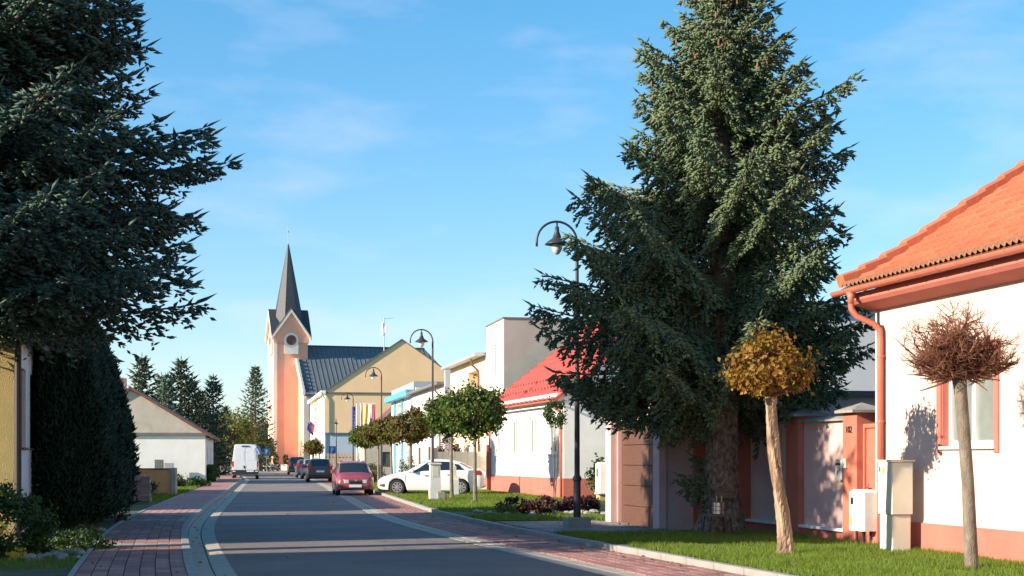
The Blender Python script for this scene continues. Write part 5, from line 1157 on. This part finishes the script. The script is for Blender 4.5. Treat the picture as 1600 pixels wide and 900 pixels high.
# ================================================================== VEHICLES
def resample(tab, n):
    tab = np.array(sorted(tab)); x = tab[:, 0]; xs = np.linspace(x[0], x[-1], n)
    out = [xs]
    for c in range(1, tab.shape[1]):
        y = np.interp(xs, x, tab[:, c]); yp = np.pad(y, 2, mode='edge'); out.append(np.convolve(yp, np.array([1, 2, 3, 2, 1]) / 9, 'valid') * .65 + y * .35)
    return np.stack(out, 1)
class Car:
    """lofted body. table rows: x, half width, bottom z, shoulder z, top half width, top z. Front at +x."""
    def __init__(s, name, label, cat, loc, rz, tab, wheels, wr, m, group=None, n=96, tw=.2, rim='spoke', wtrack=None):
        s.root = thing(name, label, cat, loc, rz, group); s.tab = resample(tab, n); s.wr = wr; R_ = wr + .055
        st = s.tab; vs = []; s.rings = []
        for (x, w_, zb, zs, wt, zt) in st:
            for xw in wheels:
                if abs(x - xw) < R_: zb = max(zb, wr + math.sqrt(R_ ** 2 - (x - xw) ** 2))
            zm = max(zb + .05, zb + (zs - zb) * .5); z1 = zb + min(.07, (zs - zb) * .2)
            half = [(w_ * .97, zb), (w_ * .99, z1), (w_, zm), (w_ * .975, zs), (wt, zt - .045), (wt * .86, zt - .008), (wt * .45, zt + .008), (0, zt + .012)]
            s.rings.append([(x, y, z) for y, z in half])
        b = MB(); k = len(s.rings[0]); full = []
        for r in s.rings: full.append([(x, y, z) for x, y, z in r] + [(x, -y, z) for x, y, z in reversed(r[:-1])])
        kk = len(full[0]); vs = [p for r in full for p in r]
        fs = [(i * kk + j, i * kk + j + 1, (i + 1) * kk + j + 1, (i + 1) * kk + j) for i in range(len(full) - 1) for j in range(kk - 1)]
        fs += [tuple(range(kk)), tuple(reversed(range((len(full) - 1) * kk, len(full) * kk)))]
        s.body = b.add(vs, fs).build('body', m, s.root); s.body.data.shade_smooth()
        try: s.body.data.set_sharp_from_angle(angle=R(38))
        except Exception: pass
        hw = np.max(st[:, 1]); x0, x1 = st[0, 0], st[-1, 0]; zb0 = np.min(st[:, 2])
        ub = MB(); ub.box(x0 + .25, x1 - .25, -hw * .8, hw * .8, zb0 + .03, zb0 + .3); 
        for xw in wheels: ub.box(xw - R_ * .95, xw + R_ * .95, -hw * .72, hw * .72, zb0 + .1, wr + R_ * .9)
        ub.build('underbody', M['blackplastic'], s.root)
        for xw in wheels:
            for sy in (-1, 1):
                yc = sy * (hw - tw / 2 - .02); t = MB(); t.lathe([(wr * .64, -tw / 2), (wr * .93, -tw / 2), (wr, -tw * .36), (wr, tw * .36), (wr * .93, tw / 2), (wr * .64, tw / 2)], 28, (0, 0, 0), 'y')
                wo = t.build('wheel', M['tyre'], s.root, smooth=False); wo.location = (xw, yc, wr)
                q = MB(); o = sy * tw * .42; q.lathe([(wr * .66, -.01), (wr * .66, .01), (wr * .58, .012)], 28, (0, o - sy * .0, 0), 'y'); q.build('rim_barrel', M['blackplastic'] if rim == 'spoke' else M['rim'], wo)
                q = MB(); ns = 8
                ring = [];
                q.lathe([(wr * .17, 0), (wr * .17, sy * .03), (wr * .05, sy * .035)], 14, (0, o, 0), 'y')
                for a in range(ns):
                    mt = Matrix.Rotation(2 * math.pi * a / ns, 4, 'Y'); q.box(wr * .12, wr * .63, o + sy * .008 - .012, o + sy * .008 + .012, -wr * .085, wr * .085, mt)
                nseg = 28
                for a in range(nseg):
                    t0, t1 = 2 * math.pi * a / nseg, 2 * math.pi * (a + 1) / nseg; yy = o + sy * .02
                    q.quad((math.cos(t0) * wr * .59, yy, math.sin(t0) * wr * .59), (math.cos(t1) * wr * .59, yy, math.sin(t1) * wr * .59), (math.cos(t1) * wr * .68, yy, math.sin(t1) * wr * .68), (math.cos(t0) * wr * .68, yy, math.sin(t0) * wr * .68))
                q.build('rim', M['rim'], wo)
    def P(s, x, v, sy=1, off=.008):
        st = s.tab; xs = st[:, 0]; i = int(np.clip(np.searchsorted(xs, x) - 1, 0, len(xs) - 2)); f = (x - xs[i]) / (xs[i + 1] - xs[i]); j = int(min(v, 6.999)); g = v - j
        q = lambda a, b_: Vector(s.rings[a][b_])
        p = (q(i, j) * (1 - g) + q(i, j + 1) * g) * (1 - f) + (q(i + 1, j) * (1 - g) + q(i + 1, j + 1) * g) * f
        dx = (q(i + 1, j) - q(i, j)).normalized(); dv = (q(i, j + 1) - q(i, j)).normalized(); n = dv.cross(dx); n = n.normalized() if n.length > 1e-6 else Vector((0, 0, 1))
        if n.y < 0 and v < 5: n = -n
        if n.z < 0 and v >= 5: n = -n
        p = p + n * off; return Vector((p.x, p.y * sy, p.z))
    def patch(s, name, m, x0, x1, v0, v1, sides=(1, -1), nx=10, nv=5, off=.008, skew=None, parent=None):
        """sheet on the body surface between two stations; skew moves the x range with v"""
        os_ = []
        for sy in sides:
            b = MB(); g = []
            for i in range(nx + 1):
                for j in range(nv + 1):
                    v = v0 + (v1 - v0) * j / nv; a, c = x0, x1
                    if skew: a, c = x0 + skew[0] * j / nv, x1 + skew[1] * j / nv
                    g.append(s.P(a + (c - a) * i / nx, v, sy, off))
            b.add(g, [(i * (nv + 1) + j, i * (nv + 1) + j + 1, (i + 1) * (nv + 1) + j + 1, (i + 1) * (nv + 1) + j) for i in range(nx) for j in range(nv)])
            os_.append(b.build(name, m, parent or s.root, smooth=True))
        return os_
    def screen(s, name, m, x0, x1, v0=4.6, off=.01, nx=8):
        b = MB(); g = []; vv = [v0 + (7 - v0) * j / 8 for j in range(9)]
        for i in range(nx + 1):
            x = x0 + (x1 - x0) * i / nx; row = [s.P(x, v, 1, off) for v in vv] + [s.P(x, v, -1, off) for v in reversed(vv[:-1])]; g += row
        k = 17; b.add(g, [(i * k + j, i * k + j + 1, (i + 1) * k + j + 1, (i + 1) * k + j) for i in range(nx) for j in range(k - 1)]); return b.build(name, m, s.root, smooth=True)
    def box(s, name, m, *q, bev=.012, parent=None):
        b = MB(); b.bbox(*q, bev); return b.build(name, m, parent or s.root)
    def mirrors(s, x, z, y, m):
        for sy in (-1, 1):
            b = MB(); y0, y1 = sorted((sy * y, sy * (y + .2))); b.bbox(x - .06, x + .06, y0, y1, z, z + .14, .03); b.build('mirror', m, s.root)

def sedan_tab(L=4.37, W=1.70, H=1.45):
    h = W / 2; f = L / 2
    return [(f, h * .60, .34, .52, h * .50, .56), (f - .06, h * .80, .27, .60, h * .70, .66), (f - .22, h * .92, .22, .68, h * .78, .74), (f - .6, h * .985, .20, .78, h * .80, .85), (f - 1.0, h, .19, .84, h * .80, .93), (f - 1.16, h, .19, .86, h * .80, .97),
            (f - 1.95, h, .19, .92, h * .68, H - .05), (f - 2.35, h, .19, .93, h * .66, H), (f - 2.9, h, .19, .95, h * .655, H - .015), (f - 3.35, h, .19, .97, h * .66, H - .13), (f - 3.85, h * .99, .21, .99, h * .70, 1.08), (f - 4.2, h * .95, .24, .98, h * .72, 1.04), (f - 4.33, h * .88, .30, .92, h * .70, .98), (f - L, h * .78, .38, .80, h * .66, .86)]
def hatch_tab(L=4.0, W=1.65, H=1.45, rear=.25, nose=.0):
    h = W / 2; f = L / 2
    return [(f, h * .74, .30, .50, h * .66, .56 + nose), (f - .05, h * .88, .24, .60, h * .78, .70 + nose), (f - .2, h * .95, .21, .68, h * .82, .78 + nose), (f - .55, h * .99, .19, .80, h * .82, .88), (f - .95, h, .19, .86, h * .80, .96),
            (f - 1.65, h, .19, .92, h * .70, H - .05), (f - 2.1, h, .19, .93, h * .68, H), (f - L + .9, h, .19, .95, h * .68, H - .01), (f - L + .5, h * .99, .20, .96, h * .68, H - .06), (f - L + rear, h * .96, .24, .95, h * .69, 1.22), (f - L + .10, h * .93, .28, .88, h * .72, 1.0), (f - L, h * .88, .34, .78, h * .70, .86)]
WHITE = paint('white_car_paint', (.74, .74, .76), .6, .3)
def white_sedan():
    # nose towards the street (-X), slightly turned
    C = Car('white_sedan', 'white saloon car parked sideways on the lawn', 'car', (-3.28, 60.6, .1), R(180 - 3), sedan_tab(), (1.35, -1.24), .31, WHITE)
    C.patch('side_window', M['carglass'], .98, .02, 3.12, 3.9, nv=4, skew=(-.86, .0)); C.patch('side_window', M['carglass'], -.04, -.92, 3.12, 3.9, skew=(0, -.0)); C.patch('side_window', M['carglass'], -.98, -1.42, 3.14, 3.84, skew=(0, .26))
    C.screen('windscreen', M['carglass'], .98, .22, 4.3); C.screen('rear_window', M['carglass'], -1.2, -1.66, 4.3)
    C.patch('headlight', M['lens_clear'], 2.06, 1.52, 2.62, 3.0, off=.012, skew=(-.1, -.22)); C.patch('fog_lamp', M['blackplastic'], 2.08, 1.86, 1.25, 1.9, off=.012)
    C.patch('tail_light', M['lens_red'], -1.86, -2.10, 2.55, 3.0, off=.012); C.patch('door_line', M['blackplastic'], .03, .015, 1.05, 3.1, nx=1, off=.004); C.patch('door_line', M['blackplastic'], -.93, -.945, 1.3, 3.1, nx=1, off=.004); C.patch('door_line', M['blackplastic'], 1.02, 1.005, 1.05, 2.7, nx=1, off=.004)
    C.patch('door_handle', M['chrome'], .22, .04, 2.55, 2.66, off=.02, nv=1); C.patch('door_handle', M['chrome'], -.70, -.88, 2.58, 2.69, off=.02, nv=1)
    C.mirrors(.72, .93, .78, WHITE); C.box('bumper_skirt', M['blackplastic'], 2.0, 2.19, -.5, .5, .3, .42); C.box('number_plate', M['plate'], 2.185, 2.2, -.26, .26, .45, .56)
white_sedan()
RED = paint('faded_red_paint', (.32, .055, .06), .6, .32)
def red_hatch():
    C = Car('red_hatchback', 'faded red estate car facing the camera on the right strip', 'car', (-6.98, 64.4, .0), math.atan2(-1, .17), hatch_tab(4.2, 1.65, 1.46, .3, .06), (1.3, -1.2), .30, RED)
    f = 2.1
    C.patch('side_window', M['carglass'], 1.08, .1, 3.1, 3.9, skew=(-.62, 0)); C.patch('side_window', M['carglass'], .03, -.9, 3.1, 3.9); C.patch('side_window', M['carglass'], -.97, -1.6, 3.1, 3.85)
    C.screen('windscreen', M['carglass'], 1.12, .52, 4.25); C.screen('rear_window', M['carglass'], -1.62, -1.8, 4.4)
    g = C.box('grille', M['blackplastic'], f - .04, f + .025, -.27, .27, .53, .66)
    b = MB(); b.lathe([(.05, 0), (.05, .02), (.03, .026)], 16, (f + .024, 0, .645), 'x'); b.build('emblem', M['chrome'], g)
    for k in range(4): C.box('grille_bar', M['chrome'] if k == 3 else M['blackplastic'], f + .02, f + .032, -.25, .25, .54 + k * .028, .55 + k * .028, bev=.002, parent=g)
    for sy in (-1, 1):
        y0, y1 = sorted((sy * .30, sy * .68)); b = MB(); b.add([(f + .012 - (0 if abs(y) < .5 else .13), y, z) for y in (sy * .29, sy * .46, sy * .70) for z in (.535, .68)] + [(f - .25, y, z) for y in (sy * .29, sy * .46, sy * .68) for z in (.535, .68)], [(0, 2, 3, 1), (2, 4, 5, 3), (0, 6, 8, 2), (2, 8, 10, 4), (1, 3, 9, 7), (3, 5, 11, 9), (4, 10, 11, 5), (0, 1, 7, 6)]); b.build('headlight', M['lens_clear'], C.root)
    C.box('number_plate', M['plate'], f + .02, f + .045, -.26, .26, .36, .47, bev=.004); C.box('lower_intake', M['blackplastic'], f - .1, f + .012, -.42, .42, .24, .34)
    for sy in (-1, 1): y0, y1 = sorted((sy * .48, sy * .66)); C.box('fog_lamp', M['lens_clear'], f - .15, f - .01, y0, y1, .30, .37)
    C.mirrors(.78, .95, .78, RED); C.patch('tail_light', M['lens_red'], -1.75, -1.95, 2.7, 3.6, off=.012)
    for sy in (-1, 1): b = MB(); b.tube([(.2, sy * .5, 1.47), (-1.0, sy * .5, 1.475)], .018, 6); b.build('roof_rail', M['blackplastic'], C.root)
red_hatch()
def parked(name, label, loc, tab, m, wheels=(1.3, -1.2), rear=True, L=4.1, H=1.45, group='cars parked along the right strip'):
    rz = math.atan2(1, -.17) if rear else math.atan2(-1, .17)
    C = Car(name, label, 'car', loc, rz, tab, wheels, .31, m, group, n=72); f = L / 2
    C.patch('side_window', M['carglass'], f - 1.02, f - 2.0, 3.1, 3.9, skew=(-.62, 0)); C.patch('side_window', M['carglass'], f - 2.07, f - 3.0, 3.1, 3.9); C.patch('side_window', M['carglass'], f - 3.07, f - L + .45, 3.1, 3.85)
    C.screen('windscreen', M['carglass'], f - .98, f - 1.6, 4.25); C.screen('rear_window', M['carglass'], f - L + .58, f - L + .18, 4.3)
    for sy in (-1, 1): y0, y1 = sorted((sy * .58, sy * .80)); C.box('tail_light', M['lens_red'], -f - .01, -f + .3, y0, y1, .82, 1.12)
    C.box('number_plate', M['plate'], -f - .03, -f - .005, -.26, .26, .66, .77, bev=.004); C.box('bumper', M['blackplastic'], -f - .03, -f + .25, -.74, .74, .32, .50)
    C.patch('headlight', M['lens_clear'], f - .08, f - .45, 2.6, 3.1, off=.012); C.mirrors(f - 1.3, .95, .78, m); return C
parked('grey_hatchback', 'dark grey hatchback seen from behind beyond the red car', (-13.0, 99.2, 0), hatch_tab(4.2, 1.76, 1.56, .3), paint('dark_grey_paint', (.06, .065, .075), .6, .3), L=4.2, H=1.56)
parked('silver_hatchback', 'silver blue hatchback parked behind the grey hatchback', (-15.5, 114, 0), hatch_tab(4.1, 1.72, 1.5, .25), paint('silver_blue_paint', (.32, .38, .46), .6, .28, .4))
parked('blue_hatchback', 'dark blue hatchback, third in the parked line behind the silver one', (-16.95, 121, 0), hatch_tab(4.1, 1.72, 1.46, .25), paint('dark_blue_paint', (.05, .06, .12), .6, .3))
parked('black_suv', 'black tall estate car at the far end of the parked line', (-20.9, 143, 0), hatch_tab(4.5, 1.85, 1.72, .25), paint('black_paint', (.02, .021, .024), .6, .25), (1.4, -1.35), L=4.5, H=1.7)
# cars far off by the square
parked('small_far_car', 'far red car parked left of the white van', (-27.5, 131, 0), hatch_tab(4.0, 1.7, 1.5, .25), RED, L=4.0, group='far cars')
parked('small_far_car', 'far dark car standing behind the blue signs', (-33.3, 190, 0), hatch_tab(4.2, 1.7, 1.5, .25), MATS['dark_blue_paint'], L=4.2, group='far cars')
def van():
    WV = paint('white_van_paint', (.72, .74, .78), .4, .35); h = 1.0; L = 5.9; f = L / 2
    tab = [(f, h * .70, .40, .62, h * .60, .7), (f - .12, h * .88, .32, .85, h * .75, .98), (f - .5, h * .97, .28, 1.0, h * .8, 1.18), (f - .95, h, .28, 1.12, h * .80, 1.42), (f - 1.7, h, .28, 1.2, h * .80, 2.35), (f - 2.2, h, .28, 1.25, h * .80, 2.58), (-f + .5, h, .28, 1.3, h * .80, 2.62), (-f + .12, h * .995, .30, 1.3, h * .80, 2.60), (-f, h * .96, .34, 1.3, h * .77, 2.54)]
    C = Car('white_van', 'white panel van seen from behind on the left kerb', 'van', (-20.35, 112.5, 0.0), math.atan2(1, -.17), tab, (1.85, -1.75), .34, WV, n=80, tw=.24)
    C.screen('windscreen', M['carglass'], f - 1.0, f - 1.65, 4.2); C.patch('side_window', M['carglass'], f - 1.15, f - 2.1, 3.1, 3.8, skew=(-.4, 0))
    for sy in (-1, 1):
        b = MB(); x0, x1 = -f - .03, -f - .004
        y0, ym, yt = sy * .012, sy * .84, sy * .70
        b.add([(x, y, z) for x in (x0, x1) for y, z in ((y0, .72), (ym, .72), (ym, 1.3), (yt, 2.38), (y0, 2.38))], [(0, 1, 2, 3, 4), (9, 8, 7, 6, 5)] + [(i, (i + 1) % 5, 5 + (i + 1) % 5, 5 + i) for i in range(5)]); d = b.build('rear_door', WV, C.root)
        b = MB(); ya, yb, yc = sy * .1, sy * .74, sy * .64; b.add([(x0 - .008, y, z) for y, z in ((ya, 1.4), (yb, 1.4), (yc, 2.2), (ya, 2.2))] + [(x0 + .002, y, z) for y, z in ((ya, 1.4), (yb, 1.4), (yc, 2.2), (ya, 2.2))], [(0, 1, 2, 3), (0, 4, 5, 1), (1, 5, 6, 2), (2, 6, 7, 3), (3, 7, 4, 0)]); b.build('door_recess', WV, d)
        y0, y1 = sorted((sy * .84, sy * .97)); C.box('tail_light', M['lens_red'], -f - .03, -f + .1, y0, y1, .95, 1.35)
        y0, y1 = sorted((sy * .72, sy * .92)); C.box('reflector', M['plate'], -f - .12, -f - .09, y0, y1, .58, .64, bev=.004)
    C.box('bumper', M['blackplastic'], -f - .10, -f + .25, -.98, .98, .36, .70); C.box('number_plate', M['plate'], -f - .125, -f - .105, -.62, -.10, .57, .68, bev=.004)
    C.box('brake_light', M['blackplastic'], -f - .06, -f + .1, -.28, .28, 2.44, 2.52); C.box('handle', M['blackplastic'], -f - .06, -f - .03, .02, .14, .84, 1.02)
    C.mirrors(f - 1.35, 1.25, .98, M['blackplastic'])
van()

# ================================================================== STREET LAMPS
GL = 'arched street lamps'
def lamp(label, loc, rz, H=6.65, group=GL):
    T = thing('street_lamp', label, 'street lamp', loc, rz, group); r = .45
    b = MB(); b.lathe([(.13, 0), (.13, .06), (.085, .12), (.078, 1.0), (.10, 1.03), (.10, 1.08), (.062, 1.14), (.055, 3.2), (.07, 3.24), (.07, 3.3), (.045, 3.36), (.036, H - r)], 14); b.build('post', M['lamp_black'], T, smooth=False)
    b = MB(); path = [(-r + r * math.cos(a), 0, H - r + r * math.sin(a)) for a in [math.pi * i / 20 for i in range(21)]] + [(-2 * r, 0, H - r - .1)]
    b.tube(path, .026, 8); b.build('arch', M['lamp_black'], T, smooth=True)
    b = MB(); z = H; b.lathe([(.02, 0), (.02, -.10), (.045, -.12), (.05, -.22), (.075, -.28), (.10, -.36), (.25, -.47), (.27, -.50), (.24, -.495), (.09, -.42), (.02, -.40)], 20, (-r, 0, z)); sh = b.build('lamp_shade', M['lamp_black'], T, smooth=True)
    b = MB(); b.lathe([(.10, -.44), (.125, -.52), (.11, -.62), (.06, -.70), (.01, -.72)], 16, (-r, 0, z)); b.build('bulb_glass', M['lamp_glass'], T, smooth=True); return T
A = math.atan(.2)
L1 = lamp('nearest arched street lamp, its post in front of the spruce', (1.42, 32.1, .09), A)
b = MB(); b.bbox(-.28, .26, -.22, .22, -.02, .22, .03); b.build('foundation', M['kerb'], L1)
lamp('second arched street lamp, standing behind the meter pillar', (-3.18, 59, .09), A); lamp('third arched street lamp, above the far globe trees', (-7.36, 83, .05), A)
lamp('fourth arched street lamp, before the town hall gable', (-12.3, 114, .0), A)
lamp('farthest street lamp, small, turned edge-on before the town hall', (-17.9, 150, 0), A - R(90), 5.6)

# ================================================================== SMALL THINGS
def small_things():
    c_ = thing('utility_cabinet', 'tall cream utility cabinet on a pedestal at the cream house corner', 'cabinet', loc_h(-.40, -1.48, .08), HR)
    b = MB(); b.bbox(-.17, .17, -.21, .21, 0, .62, .02); b.build('pedestal', M['cabinet'], c_); b = MB(); b.bbox(-.19, .19, -.24, .24, .623, 1.46, .02); q = b.build('box', M['cabinet'], c_)
    b = MB(); b.box(-.21, .21, -.26, .26, 1.463, 1.49); b.build('lid', M['cabinet'], c_); b = MB(); b.box(-.197, -.188, -.20, .20, .66, 1.42); b.build('door', M['cabinet'], q)
    b = MB(); b.box(-.2, -.196, -.02, .05, 1.27, 1.37); b.build('warning_label', M['flag_yellow'], q); b = MB(); b.box(-.205, -.196, .12, .15, 1.3, 1.38); b.build('lock', M['blackplastic'], q)
    g_ = thing('gas_meter_box', 'rounded white meter box on legs beside the red gate', 'meter box', loc_h(-.14, .16, .08), HR)
    b = MB(); b.bbox(-.16, .16, -.27, .27, .27, .98, .05); q = b.build('case', M['gasbox'], g_); b = MB(); b.box(-.167, -.158, .06, .16, .72, .84); b.build('display', M['blackplastic'], q)
    b = MB(); b.box(-.166, -.158, -.05, -.035, .32, .9); b.build('seam', M['greygreen'], q); b = MB(); b.box(-.167, -.158, .1, .17, .36, .5); b.build('label_plate', M['flag_yellow'], q)
    for x in (-.07, .07):
        for y in (-.12, .12): b = MB(); b.tube([(x, y, 0), (x, y, .28)], .022, 8); b.build('leg', M['blackplastic'], g_)
    # meter pillar and cabinet on the far lawn
    p_ = thing('meter_pillar', 'white concrete meter pillar on the lawn before the white car', 'pillar', (-2.72, 51.9, .09), R(12))
    b = MB(); b.prism([(-.19, 0), (.19, 0), (.2, .3), (.17, 1.28), (-.17, 1.28), (-.2, .3)], 'y', -.16, .16); b.build('shaft', M['gasbox'], p_); b = MB(); b.bbox(-.22, .22, -.2, .2, 1.283, 1.34, .02); b.build('cap', M['cabinet'], p_)
    b = MB(); b.bbox(.05, .34, -.24, -.165, 0, .33, .03); b.build('foot_box', M['kerb'], p_); b = MB(); b.box(-.11, .11, -.168, -.158, .85, 1.2); b.build('door', M['cabinet'], p_)
    p_ = thing('meter_cabinet', 'small white cabinet with taller back standing by the white car', 'cabinet', (-2.25, 57.6, .09), R(10))
    b = MB(); b.bbox(-.16, .16, -.14, .14, 0, .70, .02); b.build('box', M['gasbox'], p_); b = MB(); b.bbox(-.1, .1, .145, .3, 0, 1.2, .02); b.build('back_box', M['cabinet'], p_)
    p_ = thing('planter_post', 'small yellow post with pale cap near the garage', 'post', (2.55, 41.0, .08), R(12)); b = MB(); b.bbox(-.17, .17, -.17, .17, 0, .5, .02); b.build('post', M['yellow'], p_); b = MB(); b.bbox(-.22, .22, -.22, .22, .503, .57, .02); b.build('cap', M['concrete'], p_)
    v_ = thing('wall_unit', 'white wall-mounted unit on the far side of the garage', 'unit', loc_h(-1.62, 10.85, .75), HR); b = MB(); b.bbox(-.15, .15, -.1, .25, 0, .75, .04); b.build('case', M['gasbox'], v_); b = MB(); b.box(-.157, -.148, 0, .1, .4, .6); b.build('display', M['blackplastic'], v_)
    # stool and stacked steel pot by the spruce trunk
    s_ = thing('stool', 'small dark wooden stool standing by the spruce trunk', 'stool', (3.98, 28.55, .09), R(20)); b = MB(); b.bbox(-.27, .27, -.19, .19, .38, .415, .01); b.build('seat', M['oldwood'], s_)
    for sx in (-1, 1):
        for sy in (-1, 1): b = MB(); b.tube([(sx * .2, sy * .13, .38), (sx * .25, sy * .17, 0)], .015, 7); b.build('leg', M['blackplastic'], s_)
    p_ = thing('steel_pot', 'stacked steel pot with wooden handles on the stool', 'pot', (3.98, 28.55, .506), R(20)); b = MB(); b.lathe([(.085, 0), (.092, .01), (.092, .07), (.085, .078), (.092, .086), (.092, .15), (.085, .158), (.092, .166), (.092, .23), (.07, .25), (.02, .26)], 20); b.build('vessel', M['steel'], p_, smooth=False)
    for x in (-.03, .08): b = MB(); b.tube([(x, -.03, .2), (x, -.03, .36)], .014, 8); b.build('handle', M['palewood'], p_)
    b = MB(); b.tube([(.125, 0, .0), (.125, 0, .22)], .02, 8); b.build('side_handle', M['palewood'], p_)
    p_ = thing('trunk_board', 'short dark board fixed across the spruce trunk above the stool', 'board', (4.15, 29.05, .95), R(8)); b = MB(); b.bbox(-.2, .25, -.08, .03, 0, .05, .006); b.build('plank', M['oldwood'], p_); b = MB(); b.box(-.16, .2, -.05, .02, -.14, -.003); b.build('bracket', M['oldwood'], p_)
    # road signs
    def sign(label, loc, kind):
        T = thing('road_sign', label, 'sign', loc, R(8)); b = MB(); b.tube([(0, 0, 0), (0, 0, 3.0)], .035, 8); b.build('post', M['greygreen'], T); T.scale = (.75, .75, .9); b = MB(); b.bbox(-.42, .42, -.05, -.02, 2.15, 2.99, .01); p = b.build('panel', M['signblue'], T)
        if kind == 'P':
            b = MB(); b.box(-.17, -.06, -.06, -.051, 2.3, 2.85)
            for k in range(9): a0, a1 = -math.pi / 2 + math.pi * k / 9, -math.pi / 2 + math.pi * (k + 1) / 9; b.quad(*[(-.03 + rr * math.cos(a), -.056, 2.69 + rr * math.sin(a)) for rr, a in ((.16, a0), (.16, a1), (.07, a1), (.07, a0))])
            b.box(-.06, -.03, -.06, -.052, 2.76, 2.85); b.box(-.06, -.03, -.06, -.052, 2.53, 2.62); b.build('letter', M['signwhite'], p)
        else:
            b = MB(); b.quad((-.33, -.056, 2.24), (.33, -.056, 2.24), (0, -.056, 2.85)); b.build('triangle', M['signwhite'], p); b = MB(); b.lathe([(.01, -.005), (.04, 0), (.01, .005)], 8, (0, -.06, 2.62), 'y'); b.tube([(0, -.06, 2.58), (0, -.06, 2.42), (-.07, -.06, 2.3)], .025, 5); b.tube([(0, -.06, 2.42), (.08, -.06, 2.3)], .025, 5); b.build('walker', M['blackplastic'], p)
    sign('blue parking sign with white P left of the church', (-28.0, 168, 0), 'P'); sign('blue pedestrian crossing sign beside the parking sign', (-26.8, 155, 0), 'X'); sign('blue parking sign in front of the pale blue wall', (-16.6, 136, 0), 'P')
    # flagpoles
    for i, px in enumerate((557.5, 563.5, 569)):
        y = 126 - i; x = (px - 800) / 2300 * y; lab = ['left', 'middle', 'right'][i]
        T = thing('flagpole', '%s of three white flagpoles before the town hall' % lab, 'flagpole', (x, y, 0), 0, 'white flagpoles'); b = MB(); b.tube([(0, 0, 0), (0, 0, 6.3)], [.06, .035], 8); b.build('pole', M['signwhite'], T); b = MB(); b.lathe([(.01, 0), (.06, .05), (.01, .1)], 8, (0, 0, 6.3)); b.build('finial', M['chrome'], T)
        if i == 2: b = MB(); b.tube([(0, 0, 6.2), (1.0, 0, 6.2)], .02, 6); b.build('crossbar', M['signwhite'], T)
    def cloth(label, x, y, z0, z1, w_, cols, seed, vertical=True):
        T = thing('hanging_flag', label, 'flag', (x, y, z0), 0, 'hanging flags'); n = 12; k = len(cols)
        f = lambda u, v: (w_ * u, .05 * math.sin(u * 9 + v * 2.5 + seed) + .03 * math.sin(v * 5), (z1 - z0) * (1 - v) + .06 * math.sin(u * 5 + seed) * v)
        for c in range(k):
            b = MB(); nn = 4
            for i in range(nn):
                for j in range(n):
                    u0, u1 = (c + i / nn) / k, (c + (i + 1) / nn) / k; b.quad(f(u0, j / n), f(u1, j / n), f(u1, (j + 1) / n), f(u0, (j + 1) / n))
            b.build('cloth_band', M[cols[c]], T, smooth=True)
        return T
    E = cloth('dark blue flag with yellow stars hanging by the fourth lamp', -13.55, 124.5, 3.9, 5.95, .32, ('eu_blue',), 1)
    for k in range(5): b = MB(); b.lathe([(.03, -.004), (.03, .004)], 5, (.2 + .03 * (k % 2), -.07, .4 + k * .3), 'y'); b.build('star', M['flag_yellow'], E)
    cloth('yellow and white flag hanging from the right flagpole', -12.42, 123.9, 4.0, 6.1, .5, ('flag_yellow', 'flag_white'), 2); cloth('white and red flag beside the yellow and white flag', -11.88, 123.9, 3.9, 6.1, .36, ('flag_white', 'flag_red'), 3); cloth('narrow white flag between the white flagpoles', -12.95, 125.0, 3.6, 6.1, .22, ('flag_white',), 4)
    # planters by the church
    for i, (px, y) in enumerate(((419, 196), (431.5, 192), (447, 190))):
        T = thing('planter', ['left', 'middle', 'right'][i] + ' pale planter with dark conical shrub at the church foot', 'planter', ((px - 800) / 2300 * y, y, .03), 0, 'planters by the church'); b = MB(); b.prism([(-.55, 0), (.55, 0), (.62, .75), (-.62, .75)], 'y', -.55, .55); b.build('tub', M['church_trim'], T); ball_crown(T, 300 + i, (0, 0, 1.35), .42, .75, 700, .12, M['leaf_bush'], 30, .0, 'shrub')
    # drain cover on the road
    T = thing('bollard', 'low grey bollard on the square left of the church', 'bollard', (-29.6, 176, 0)); b = MB(); b.lathe([(.14, 0), (.12, .8), (.14, .85), (.06, .95)], 10); b.build('post', M['greygreen'], T)
small_things()

def fallen_leaves():
    rng = np.random.default_rng(17); P = []
    for _ in range(420):
        y = rng.uniform(18, 60); k = rng.random()
        if k < .35: P.append((xrk(y) - abs(rng.normal(0, .35)) - .03, y, .022))
        elif k < .5: P.append((xal(y) - rng.uniform(.0, .5), y, .012))
        elif k < .62: P.append((rng.uniform(xal(y), xar(y)), y, .008))
        elif k < .74: P.append((xlk(y) - rng.uniform(.2, 1.5), y, .108))
        else: P.append((xrk(y) + rng.uniform(.2, 3.5), y, .15))
    P = np.array(P); N = np.tile([[0, 0, 3.]], (len(P), 1)); V, F = leaf_quads(P, N, .06, rng)
    stuff(npmesh('fallen_leaves', V, F, M['leaf_orange']), 'scattered fallen autumn leaves along the kerbs and lawn', 'leaves')
fallen_leaves()
